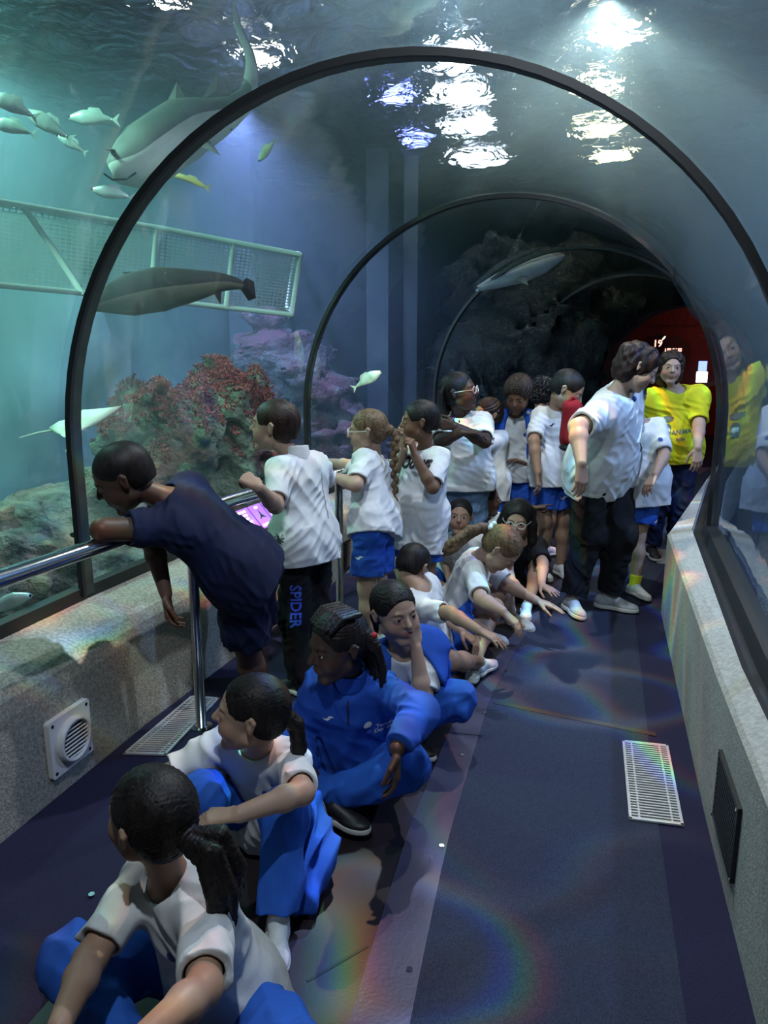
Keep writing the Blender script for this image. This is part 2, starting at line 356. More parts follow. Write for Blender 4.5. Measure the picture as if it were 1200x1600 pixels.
# information panel on the left sill -------------------------------------
M['purple'] = pmat('purple_lit_panel', (.30, .12, .62), emit=((.34, .13, .75), .9), rough=.3)
M['panel_text'] = pmat('panel_white_ink', (.8, .75, .85), emit=((1, .85, .95), 1.6), rough=.3)
c = aty(408, 806, 3.75); e = empty('information_panel', tuple(c), 'purple backlit information panel on the sill beyond the leaning boy', 'panel')
dx = nrm(np.array([.34, .94, 0])); nx = nrm(np.array([.75, -.42, .75])); nx = nrm(nx-dx*np.dot(nx, dx)); ux = np.cross(nx, dx); ux = ux*(1 if ux[2] > 0 else -1)
MB().box(c-nx*.012, (.40, .02, .17), dx, nx, ux).build('frame', M['black'], e)
for k in range(3):
    cc = c+dx*(-.13+k*.13); MB().box(cc+nx*.002, (.118, .004, .14), dx, nx, ux).build('screen', M['purple'], e)
    mb = MB()
    if k != 1:
        for j in range(6): mb.box(cc+nx*.005+ux*(.052-.021*j)+dx*(-.01), (.07-.012*(j % 3), .001, .012), dx, nx, ux)
    else:
        MB().box(cc+nx*.005-ux*.055, (.10, .001, .014), dx, nx, ux).build('caption', M['panel_text'], e); mb.box(cc+nx*.005+ux*.052, (.03, .001, .012), dx, nx, ux)
    mb.build('lettering', M['panel_text'], e)
cc = c; mb = MB()
for a in (90, 210, 330):
    q = math.radians(a); dv = dx*math.cos(q)+ux*math.sin(q); pv = np.cross(nx, dv)
    mb.quadprism([cc+nx*.005+pv*.008, cc+nx*.005+dv*.038, cc+nx*.005-pv*.008], nx, .001)
mb.build('ray_picture', M['black'], e)
# portal and red room -----------------------------------------------------
d, n = stat(I1); d3 = np.array([*d, 0]); n3 = np.array([*n, 0]); c0 = np.array([*RG[I1], 0.])
K = 32; inn = [(-1.05, -.1)]+[(-1.05*math.cos(math.pi*k/K), 1.2+1.02*math.sin(math.pi*k/K)) for k in range(K+1)]+[(1.05, -.1)]
outp = []
for o_, z_ in inn:
    a = math.atan2(z_-1.2, o_); outp.append((6.0*math.copysign(1, o_) if abs(o_) > .9 else o_*6.5, z_ if False else (5.0 if z_ > 1.3 else z_)))
v = []; f = []; k = len(inn)
for depth in (0, .5):
    v += [c0+n3*o_+d3*depth+np.array([0, 0, z_]) for o_, z_ in inn]
    v += [c0+n3*o_+d3*depth+np.array([0, 0, z_]) for o_, z_ in outp]
for j in range(k-1): f += [(j, j+1, k+j+1, k+j), (j, j+1, 2*k+j+1, 2*k+j), (2*k+j, 2*k+j+1, 3*k+j+1, 3*k+j)]
S(MB().add(v, f).build('wall_end', M['darkwall']))
M['redwall'] = pmat('dark_red_paint', (.22, .028, .022), (.28, .04, .03), 3, .8)
rc = c0+d3*.5
def rp3(o_, y_, z_): return rc+n3*o_+d3*y_+np.array([0, 0, z_])
L_, R_, D_, Hh = -3.0, 3.2, 4.5, 2.9
S(MB().add([rp3(L_, D_, -.1), rp3(R_, D_, -.1), rp3(R_, D_, Hh), rp3(L_, D_, Hh)], [(0, 1, 2, 3)]).build('wall_back', M['redwall']))
S(MB().add([rp3(L_, 0, -.1), rp3(L_, D_, -.1), rp3(L_, D_, Hh), rp3(L_, 0, Hh)], [(0, 1, 2, 3)]).build('wall_lobby_left', M['redwall']))
S(MB().add([rp3(R_, 0, -.1), rp3(R_, D_, -.1), rp3(R_, D_, Hh), rp3(R_, 0, Hh)], [(0, 1, 2, 3)]).build('wall_lobby_right', M['darkwall']))
S(MB().add([rp3(L_, 0, Hh), rp3(R_, 0, Hh), rp3(R_, D_, Hh), rp3(L_, D_, Hh)], [(0, 1, 2, 3)]).build('ceiling', M['redwall']))
S(MB().add([rp3(L_, -.6, -.02), rp3(R_, -.6, -.02), rp3(R_, D_, -.02), rp3(L_, D_, -.02)], [(0, 1, 2, 3)]).build('floor', M['carpet2']))
# ------------------------------------------------------------------ implicit surfaces -> one continuous mesh
class Cone:          # round cone a->b, radii ra, rb
    def __init__(s, a, b, ra, rb, k=.02, cuts=()):
        s.a = np.array(a, float); s.b = np.array(b, float); s.ra, s.rb, s.k = ra, rb, k; s.cuts = [(np.array(p, float), nrm(n)) for p, n in cuts]
        s.c = (s.a+s.b)/2; s.R = np.linalg.norm(s.b-s.a)/2+max(ra, rb)
    def d(s, P):
        ba = s.b-s.a; l2 = max(ba@ba, 1e-12); pa = P-s.a; h = np.clip(pa@ba/l2, 0, 1)
        q = pa-h[..., None]*ba; d = np.sqrt(np.einsum('...i,...i', q, q))-(s.ra+(s.rb-s.ra)*h)
        for p, n in s.cuts: d = np.maximum(d, (P-p)@n)
        return d
class Ell:           # ellipsoid with frame rows (x,y,z) and radii
    def __init__(s, c, r, fr=None, k=.02, cuts=()):
        s.c = np.array(c, float); s.r = np.array(r, float); s.F = np.eye(3) if fr is None else np.array(fr, float); s.k = k; s.R = max(s.r); s.cuts = [(np.array(p, float), nrm(n)) for p, n in cuts]
    def d(s, P):
        q = (P-s.c)@s.F.T; a = q/s.r; k0 = np.sqrt(np.einsum('...i,...i', a, a)); b = a/s.r; k1 = np.sqrt(np.einsum('...i,...i', b, b))
        d = k0*(k0-1)/np.maximum(k1, 1e-9); d = np.where(k0 < 1e-3, -s.r.min(), d)
        for p, n in s.cuts: d = np.maximum(d, (P-p)@n)
        return d
class Box:           # rounded box
    def __init__(s, c, h, fr=None, rd=.01, k=.01):
        s.c = np.array(c, float); s.h = np.array(h, float); s.F = np.eye(3) if fr is None else np.array(fr, float); s.rd, s.k = rd, k; s.R = np.linalg.norm(h); s.cuts = []
    def d(s, P):
        q = np.abs((P-s.c)@s.F.T)-s.h+s.rd; return np.sqrt((np.maximum(q, 0)**2).sum(-1))+np.minimum(q.max(-1), 0)-s.rd
def smin(a, b, k):
    if k <= 0: return np.minimum(a, b)
    h = np.maximum(k-np.abs(a-b), 0)/k; return np.minimum(a, b)-h*h*k*.25
def smax(a, b, k): return -smin(-a, -b, k)
class Shape:
    def __init__(s): s.add_ = []; s.sub_ = []; s.disp = None; s.post = []
    def add(s, *ps): s.add_ += ps; return s
    def sub(s, *ps): s.sub_ += ps; return s
    def ev(s, P, ads=None, sbs=None):
        d = None
        for p in (s.add_ if ads is None else ads):
            x = p.d(P); d = x if d is None else smin(d, x, p.k)
        if s.disp is not None: d = d+s.disp(P)
        for p in (s.sub_ if sbs is None else sbs): d = smax(d, -p.d(P), p.k)
        for pt, n in s.post: d = np.maximum(d, (P-pt)@n)
        return d
    def mesh(s, h, B=10):
        lo = np.min([p.c-p.R for p in s.add_], 0)-2*h; hi = np.max([p.c+p.R for p in s.add_], 0)+2*h
        nb = np.maximum(np.ceil((hi-lo)/(h*B)).astype(int), 1); bs = h*B; hd = bs*.5*math.sqrt(3)
        g = np.stack(np.meshgrid(*[np.arange(n) for n in nb], indexing='ij'), -1).reshape(-1, 3)
        C = lo+(g+.5)*bs; D = np.stack([p.d(C) for p in s.add_]); mk = max(p.k for p in s.add_)
        m = D.min(0); sd_ = s.disp; s.disp = None; ex = s.ev(C); s.disp = sd_; act = (np.abs(ex) < hd*1.12+(.012 if sd_ is not None else .002)) & (m < hd+mk*.3+.02)
        ids = np.where(act)[0]; n1 = B+1; ax = np.arange(n1)*h
        loc = np.stack(np.meshgrid(ax, ax, ax, indexing='ij'), -1)
        NX, NY, NZ = nb*B+2; keys = []; VS = []; edges = []
        corner = [(i, j, k) for i in (0, 1) for j in (0, 1) for k in (0, 1)]
        E12 = [(a, b) for a in range(8) for b in range(a+1, 8) if sum(abs(np.array(corner[a])-np.array(corner[b]))) == 1]
        cp = np.array(corner, float)
        cellk = []; cellv = []; eax = []; ek = []; es = []
        for q in ids:
            base = lo+g[q]*bs; P = base+loc
            c = C[q]; dd = D[:, q]; lim = m[q]+2*hd
            ads = [p for p, v in zip(s.add_, dd) if v <= lim+p.k] or [s.add_[int(np.argmin(dd))]]
            sbs = [p for p in s.sub_ if np.linalg.norm(p.c-c) < p.R*1.05+hd+p.k]
            V = s.ev(P, ads, sbs); ins = V < 0
            if ins.all() or not ins.any(): continue
            cs = np.stack([V[i:i+B, j:j+B, k:k+B] for i, j, k in corner], -1); ci = cs < 0; sc = ci.any(-1) & ~ci.all(-1)
            I = np.argwhere(sc); cv = cs[sc]; acc = np.zeros((len(I), 3)); cnt = np.zeros(len(I))
            for a, b in E12:
                va, vb = cv[:, a], cv[:, b]; x = (va < 0) != (vb < 0); t = np.where(x, va/np.where(x, va-vb, 1), 0)
                acc += x[:, None]*(cp[a]+(cp[b]-cp[a])*t[:, None]); cnt += x
            gi = I+g[q]*B; cellk.append((gi[:, 0]*NY+gi[:, 1])*NZ+gi[:, 2]); cellv.append(lo+(gi+acc/cnt[:, None])*h)
            for A in range(3):
                a0 = ins[:B, :B, :B]; a1 = ins[1:, :B, :B] if A == 0 else ins[:B, 1:, :B] if A == 1 else ins[:B, :B, 1:]
                J = np.argwhere(a0 != a1)
                if len(J): gj = J+g[q]*B; eax.append(np.full(len(J), A)); ek.append(gj); es.append(a0[J[:, 0], J[:, 1], J[:, 2]])
        if not cellk: return np.zeros((0, 3)), np.zeros((0, 4), int)
        ck = np.concatenate(cellk); cv = np.concatenate(cellv); o = np.argsort(ck); ck = ck[o]; cv = cv[o]
        eax = np.concatenate(eax); ek = np.concatenate(ek); es = np.concatenate(es); F = []
        for A in range(3):
            s_ = eax == A; g0 = ek[s_]; sg = es[s_]; u = np.zeros(3, int); v = np.zeros(3, int); u[(A+1) % 3] = 1; v[(A+2) % 3] = 1
            q4 = []
            ok = np.ones(len(g0), bool)
            for dlt in (0*u, -u, -u-v, -v):
                gg = g0+dlt; ok &= (gg >= 0).all(1); kk = (gg[:, 0]*NY+gg[:, 1])*NZ+gg[:, 2]; ix = np.clip(np.searchsorted(ck, kk), 0, len(ck)-1); ok &= ck[ix] == kk; q4.append(ix)
            q4 = np.stack(q4, 1); q4[~sg] = q4[~sg][:, ::-1]; F.append(q4[ok])
        return cv, np.concatenate(F)
def fastmesh(name, V, Fq, mats, parent=None, col=None, matidx=None):
    me = bpy.data.meshes.new(name); me.vertices.add(len(V)); me.vertices.foreach_set('co', np.asarray(V, np.float32).ravel())
    n = len(Fq); me.loops.add(n*4); me.loops.foreach_set('vertex_index', np.asarray(Fq, np.int32).ravel())
    me.polygons.add(n); me.polygons.foreach_set('loop_start', np.arange(0, n*4, 4, dtype=np.int32))
    me.polygons.foreach_set('use_smooth', np.ones(n, bool))
    for m_ in (mats if isinstance(mats, (list, tuple)) else [mats]): me.materials.append(m_)
    if matidx is not None: me.polygons.foreach_set('material_index', np.asarray(matidx, np.int32))
    me.update(calc_edges=True)
    if col is not None:
        a = me.color_attributes.new('Col', 'FLOAT_COLOR', 'POINT'); a.data.foreach_set('color', np.concatenate([col, np.ones((len(col), 1))], 1).astype(np.float32).ravel())
    o = bpy.data.objects.new(name, me); COL.objects.link(o)
    if parent is not None: o.parent = parent; o.matrix_parent_inverse = parent.matrix_world.inverted()
    return o
RS = np.random.RandomState(7)
WC = {}
def wob(P, amp, wl, seed=0, dirs=None, n=4):
    """smooth folds: sums of warped sines, amplitude amp, wavelength wl"""
    key = (wl, seed, n)
    if key not in WC:
        r = np.random.RandomState(seed); L_ = []
        for i in range(n):
            w_ = nrm(r.normal(size=3))*2*math.pi/(wl*r.uniform(.7, 1.5)); v_ = nrm(r.normal(size=3))*2*math.pi/(wl*2.3); L_.append((w_, v_, r.uniform(0, 6), r.uniform(0, 6)))
        WC[key] = L_
    out = 0
    for w_, v_, a, b in WC[key]: out = out+np.sin(P@w_+1.6*np.sin(P@v_+a)+b)
    return amp*out/math.sqrt(n)
def fold(P, amp, wl, seed=0, ax=(0, 0, 1)):
    "soft creases that run roughly along ax and fade in and out"
    key = (wl, seed, tuple(ax))
    if key not in WC:
        r = np.random.RandomState(seed+11); ax = nrm(ax); L_ = []
        for i in range(3):
            w_ = r.normal(size=3); w_ = nrm(w_-ax*(w_@ax)*.85)*math.pi/(wl*r.uniform(.8, 1.5)); L_.append((w_, nrm(r.normal(size=3))*2*math.pi/(wl*4), nrm(r.normal(size=3))*2*math.pi/(wl*3.2), r.uniform(0, 6), r.uniform(0, 6), r.uniform(0, 6)))
        WC[key] = L_
    out = 0
    for w_, v_, u_, a0, b0, c0 in WC[key]:
        a = np.sin(P@w_+1.5*np.sin(P@v_+a0)+b0); out = out+(1-np.sqrt(a*a+.03))*(.5+.5*np.sin(P@u_+c0))
    return -amp*(out-.5)
# ------------------------------------------------------------------ people
def skinmat(name):
    m, N, Lk, B = newmat(name); a = N.new('ShaderNodeVertexColor'); a.layer_name = 'Col'
    no = N.new('ShaderNodeTexNoise'); no.inputs['Scale'].default_value = 40; tc = N.new('ShaderNodeTexCoord'); Lk.new(tc.outputs['Object'], no.inputs['Vector'])
    mx = N.new('ShaderNodeMixRGB'); mx.blend_type = 'MULTIPLY'; mx.inputs[0].default_value = .18; Lk.new(a.outputs[0], mx.inputs[1]); Lk.new(no.outputs[0], mx.inputs[2]); Lk.new(mx.outputs[0], B.inputs['Base Color'])
    B.inputs['Roughness'].default_value = .5; B.inputs['Specular IOR Level'].default_value = .35
    bp = N.new('ShaderNodeBump'); bp.inputs['Strength'].default_value = .08; bp.inputs['Distance'].default_value = .002; n2 = N.new('ShaderNodeTexNoise'); n2.inputs['Scale'].default_value = 300; Lk.new(tc.outputs['Object'], n2.inputs['Vector']); Lk.new(n2.outputs[0], bp.inputs['Height']); Lk.new(bp.outputs[0], B.inputs['Normal'])
    return m
M['skin'] = skinmat('skin')
def cloth(name, c, c2=None, rough=.85, sheen=.0): return pmat(name, c, c2 or tuple(x*.9 for x in c), 30, rough, bump=.25, bscale=700, spec=.25, sheen=sheen)
M['shirt'] = cloth('white_jersey', (.62, .64, .64)); M['blue'] = cloth('royal_blue_jersey', (.018, .085, .42)); M['bluejkt'] = cloth('blue_fleece', (.015, .075, .40))
M['navy'] = cloth('navy_cotton', (.005, .009, .035)); M['blackpants'] = cloth('black_knit', (.005, .005, .007)); M['yellow'] = cloth('yellow_cotton', (.62, .56, .015))
M['jeans'] = cloth('light_denim', (.10, .18, .30), (.14, .23, .36)); M['darktop'] = cloth('black_top', (.008, .008, .012)); M['red'] = cloth('red_nylon', (.28, .012, .02))
M['bluepants'] = cloth('blue_track_jersey', (.02, .10, .45))
def hairmat(name, c1, c2): return pmat(name, c1, c2, 60, .5, bump=.12, bscale=300, spec=.22, stretch=(1, 1, .3), detail=4)
M['hair_black'] = hairmat('black_hair', (.006, .005, .005), (.016, .013, .012)); M['hair_brown'] = hairmat('dark_brown_hair', (.014, .008, .006), (.035, .020, .014))
M['hair_light'] = hairmat('light_brown_hair', (.07, .045, .025), (.16, .105, .055)); M['hair_auburn'] = hairmat('auburn_hair', (.011, .006, .005), (.030, .014, .010))
M['shoe_white'] = pmat('white_trainer', (.50, .52, .52), (.60, .62, .62), 30, .6); M['shoe_grey'] = pmat('grey_trainer', (.30, .32, .33), (.42, .44, .45), 30, .6)
M['shoe_black'] = pmat('black_trainer', (.01, .01, .012), None, rough=.5); M['sole'] = pmat('pale_rubber_sole', (.55, .55, .50), None, rough=.6)
M['sock_yellow'] = pmat('yellow_sock', (.7, .7, .02), None, rough=.9); M['lace'] = pmat('laces', (.5, .5, .5), None, rough=.8)
M['eye'] = pmat('eye_white', (.62, .62, .60), None, rough=.15); M['iris'] = pmat('dark_iris', (.015, .010, .008), None, rough=.08); M['tooth'] = pmat('teeth', (.7, .7, .65), None, rough=.3)
M['ink_black'] = pmat('black_print', (.01, .01, .012), None, rough=.7); M['ink_blue'] = pmat('blue_print', (.03, .08, .32), None, rough=.7); M['ink_white'] = pmat('white_print', (.65, .66, .68), None, rough=.7)
M['ink_blue2'] = pmat('bright_blue_print', (.05, .10, .50), None, rough=.7); M['ink_grey'] = pmat('grey_print', (.10, .13, .12), None, rough=.7)
M['clear'] = pmat('clear_spectacle_frame', (.6, .6, .6), None, rough=.25)
UPZ = np.array([0, 0, 1.])
def ydir(yaw, pitch=0):          # yaw 0 = away from the camera, 90 = to the right
    a, p = math.radians(yaw), math.radians(pitch); return np.array([math.sin(a)*math.cos(p), math.cos(a)*math.cos(p), math.sin(p)])
def solve(parent, tgt, L):
    """point at distance L from parent whose direction of sight is tgt=(px,py,sign)"""
    if len(tgt) == 4:           # explicit plane z
        return atz(tgt[0], tgt[1], tgt[3])
    r = nrm(ray(tgt[0], tgt[1])); oc = parent-CO; t0 = oc@r; h2 = L*L-(oc@oc-t0*t0)
    if h2 < 0: q = CO+r*t0; return parent+nrm(q-parent)*L
    return CO+r*(t0+tgt[2]*math.sqrt(h2))
def hframe(yaw, pitch=0, roll=0):
    f = ydir(yaw, pitch); r = nrm(np.cross(f, UPZ)); u = np.cross(r, f); a = math.radians(roll)
    r2 = r*math.cos(a)+u*math.sin(a); return np.array([r2, f, np.cross(r2, f)])
SKIN = {'light': (.42, .27, .19), 'mid': (.30, .17, .11), 'olive': (.34, .21, .14), 'brown': (.17, .088, .052), 'dark': (.085, .042, .028), 'deep': (.060, .032, .023)}
def head_shape(S_, c, F, h, hs=1.0, adult=False):
    """face of one continuous head; F rows right, forward, up; h = head height"""
    T = lambda x, y, z: c+h*(x*F[0]+y*F[1]+z*F[2]); k = .05*h
    E_ = lambda x, y, z, a, b, d_, kk=k: Ell(T(x, y, z), (a*h, b*h, d_*h), F, kk)
    Cn = lambda p, q, a, b, kk=k: Cone(T(*p), T(*q), a*h, b*h, kk)
    S_.add(E_(0, -.05, .13, .345, .42, .365), E_(0, .13, -.10, .265, .265, .37, .10*h))
    S_.add(Cn((-.20, .02, -.25), (-.05, .27, -.41), .085, .065, .09*h), Cn((.20, .02, -.25), (.05, .27, -.41), .085, .065, .09*h), Cn((-.035, .30, -.42), (.035, .30, -.42), .065, .065, .06*h))
    S_.add(E_(-.15, .22, -.15, .115, .14, .13, .08*h), E_(.15, .22, -.15, .115, .14, .13, .08*h))
    S_.add(Cn((-.14, .335, .10), (.14, .335, .10), .045, .045, .05*h))
    S_.add(E_(0, .315, -.23, .12, .10, .10, .05*h))
    S_.sub(E_(-.135, .435, .025, .085, .085, .06, .05*h), E_(.135, .435, .025, .085, .085, .06, .05*h))
    S_.eyes = [(T(-.135, .315, .018), .066*h), (T(.135, .315, .018), .066*h)]; S_.T = T; S_.F = F; S_.h = h
    # lids, nose, lips and ears are carved after the sockets
    late = Shape(); late.add(*[Cone(e, e, r*1.12, r*1.12, .012*h) for e, r in S_.eyes])
    late.add(Cn((0, .36, .075), (0, .455, -.085), .030, .050, .03*h), Cn((-.035, .40, -.10), (-.05, .39, -.105), .036, .030, .02*h), Cn((.035, .40, -.10), (.05, .39, -.105), .036, .030, .02*h))
    late.add(Cn((-.10, .350, -.228), (-.018, .398, -.212), .010, .017, .014*h), Cn((.10, .350, -.228), (.018, .398, -.212), .010, .017, .014*h), Cn((-.055, .378, -.256), (.055, .378, -.256), .020, .020, .016*h))
    for sx in (-1, 1):
        late.add(Cn((sx*.325, -.02, .03), (sx*.355, -.05, .085), .035, .030, .02*h), Cn((sx*.355, -.05, .085), (sx*.37, -.085, .05), .028, .028, .012*h), Cn((sx*.37, -.085, .05), (sx*.335, -.035, -.09), .028, .030, .012*h), E_(sx*.345, -.04, 0, .022, .055, .10, .01*h))
        late.sub(E_(sx*.385, -.03, .02, .028, .03, .055, .01*h))
    late.sub(*[E_(sx*.135, .39, .014, .062, .055, .019, .004*h) for sx in (-1, 1)])
    late.sub(*[E_(sx*.030, .425, -.135, .013, .018, .010, .003*h) for sx in (-1, 1)])
    late.sub(E_(0, .42, -.233, .085, .055, .005, .004*h))
    return late
class BodyShape(Shape):
    """body with a second layer (face detail) joined on top"""
    def __init__(s): super().__init__(); s.late = None
    def ev(s, P, ads=None, sbs=None):
        A = [p for p in (ads if ads is not None else s.add_) if not getattr(p, 'late', False)]
        B_ = [p for p in (ads if ads is not None else s.add_) if getattr(p, 'late', False)]
        d = None
        for p in A: x = p.d(P); d = x if d is None else smin(d, x, p.k)
        if d is None: d = np.full(P.shape[:-1], 1.0)
        sb = s.sub_ if sbs is None else sbs
        for p in sb:
            if not getattr(p, 'late', False): d = smax(d, -p.d(P), p.k)
        for p in B_: d = smin(d, p.d(P), p.k)
        for p in sb:
            if getattr(p, 'late', False): d = smax(d, -p.d(P), p.k)
        return d
def hand(S_, w_, dirv, palm, L, curl=.4, spread=.12, thumb=.5, side=1, curls=None):
    """wrist, finger direction, palm normal (towards the palm side), hand length; side=+1 thumb on dir x palm"""
    d = nrm(dirv); pn = nrm(palm-d*(palm@d)); sd = np.cross(d, pn)*side
    K = []; tips = []
    for i, (o_, ln, fl) in enumerate(((.165, .50, .44), (.055, .53, .49), (-.055, .51, .46), (-.16, .46, .36))):
        kn = w_+d*ln*L+sd*o_*L; S_.add(Cone(w_+sd*o_*.45*L+d*.05*L, kn, .085*L, .072*L, .05*L))
        c = curl if curls is None else curls[i]; dd = nrm(d+sd*o_*spread*4); p = kn; a = 0
        for j, (f_, cr) in enumerate(((.42, .9), (.32, 1.1), (.26, .8))):
            a += c*cr; v = dd*math.cos(a)+pn*math.sin(a); q = p+v*f_*fl*L; S_.add(Cone(p, q, (.054-.006*j)*L, (.049-.006*j)*L, .012*L)); p = q
        tips.append(p)
    t0 = w_+d*.12*L+sd*.16*L+pn*.02*L; v = nrm(d*.75+sd*(.9-.7*thumb)+pn*(.25+.5*thumb)); t1 = t0+v*.24*L; v2 = nrm(d*.95+sd*(.45-.7*thumb)+pn*(.3+.3*thumb)); t2 = t1+v2*.17*L; t3 = t2+nrm(v2+pn*.15*thumb)*.14*L
    S_.add(Cone(t0, t1, .085*L, .062*L, .04*L), Cone(t1, t2, .060*L, .054*L, .012*L), Cone(t2, t3, .054*L, .045*L, .012*L))
    return tips
def decal(name, polys, P0, U, V, shp, mat, parent, lift=.0025, h=.004, dirn=None, reach=.12):
    """thin printed patch laid on the cloth: polys in (u,v) metres around P0, dropped along -n onto the surface"""
    n = nrm(dirn) if dirn is not None else nrm(np.cross(U, V)); vs = []; fs = []
    for poly in polys:
        bm = bmesh.new(); bm.faces.new([bm.verts.new((x, y, 0)) for x, y in poly]); bmesh.ops.triangulate(bm, faces=bm.faces[:])
        for _ in range(3):
            lg = [e for e in bm.edges if e.calc_length() > h*1.8]
            if not lg: break
            bmesh.ops.subdivide_edges(bm, edges=lg, cuts=1); bmesh.ops.triangulate(bm, faces=bm.faces[:])
        b = len(vs); bm.verts.index_update(); bm.verts.ensure_lookup_table(); vs += [v.co.copy() for v in bm.verts]; fs += [tuple(v.index+b for v in f.verts) for f in bm.faces]; bm.free()
    P = np.array([P0+U*v.x+V*v.y+n*reach for v in vs]); t = np.zeros(len(P))
    for _ in range(40): t += np.clip(shp.ev(P-n*t[:, None]), -.01, .03)*.85
    ok = t < reach*2.2; t = np.where(ok, t, reach); Q = P-n*(t-lift)[:, None]
    return meshobj(name, Q, [f for f in fs if all(ok[i] for i in f)], mat, parent)
def circ(r, n=20, cx=0, cy=0): return [(cx+r*math.cos(2*math.pi*k/n), cy+r*math.sin(2*math.pi*k/n)) for k in range(n)]
SWOOSH = [[(-.020, .004), (-.012, -.004), (-.002, -.006), (.006, .000), (.010, .006), (.022, .007), (.012, .013), (.003, .011), (-.003, .003), (-.010, .001)]]
def text_polys(txt, size, bold=0, shear=0):
    cu = bpy.data.curves.new('t', 'FONT'); cu.body = txt; cu.size = size; cu.offset = bold; cu.shear = shear; cu.align_x = 'CENTER'; cu.align_y = 'CENTER'; cu.resolution_u = 2
    ob = bpy.data.objects.new('t', cu); COL.objects.link(ob); dg = bpy.context.evaluated_depsgraph_get(); me = bpy.data.meshes.new_from_object(ob.evaluated_get(dg))
    ps = [[(me.vertices[i].co.x, me.vertices[i].co.y) for i in p.vertices] for p in me.polygons]
    bpy.data.objects.remove(ob); bpy.data.curves.remove(cu); bpy.data.meshes.remove(me); return ps
def hair_cap(h, T, F, style, seed=0):
    E_ = lambda x, y, z, a, b, d_, kk=.03: Ell(T(x, y, z), (a*h, b*h, d_*h), F, kk*h)
    S_ = Shape(); th = {'buzz': .004, 'short': .018, 'pulled': .012, 'curly': .085, 'mop': .055, 'long': .045, 'bob': .05}.get(style, .03)
    S_.add(E_(0, -.055, .14, .345+th, .42+th, .365+th, .05))
    if style in ('pulled', 'long', 'bob', 'mop', 'buzz', 'short', 'curly'): S_.add(E_(0, -.20, -.06, .27+th*.8, .24+th, .26, .1))
    # open the face
    S_.sub(E_(0, .47, -.07, .335 if style != 'pulled' else .35, .36, .40 if style not in ('mop',) else .33, .04))
    if style in ('buzz', 'short', 'mop', 'pulled'):
        for sx in (-1, 1): S_.sub(E_(sx*.37, .10, -.16, .16, .22, .21, .03), E_(sx*.39, -.03, -.02, .08, .09, .13, .02))
    if style in ('buzz', 'short', 'mop'): ct = (T(0, -.3, -.20), -F[2])
    elif style == 'pulled': ct = (T(0, -.3, -.26), nrm(-F[2]-F[1]*.4))
    else: ct = None
    if ct:
        for p in S_.add_: p.cuts.append(ct)
    return S_
def strands(T, F, h, amp, freq, root=(0, -.5, .2), seed=0):
    """combed ridges that run away from the root point"""
    o_ = T(*root); ax = nrm(T(0, .3, .25)-o_); b = nrm(np.cross(ax, F[0])); c = np.cross(ax, b); r = np.random.RandomState(seed); ph = r.uniform(0, 6, 3)
    def f(P):
        q = P-o_; th = np.arctan2(q@c, q@b); return amp*(np.sin(freq*th+ph[0])+.6*np.sin(freq*1.7*th+ph[1]+.6*np.sin(q@ax*12)))*.5
    return f
REPORT = []
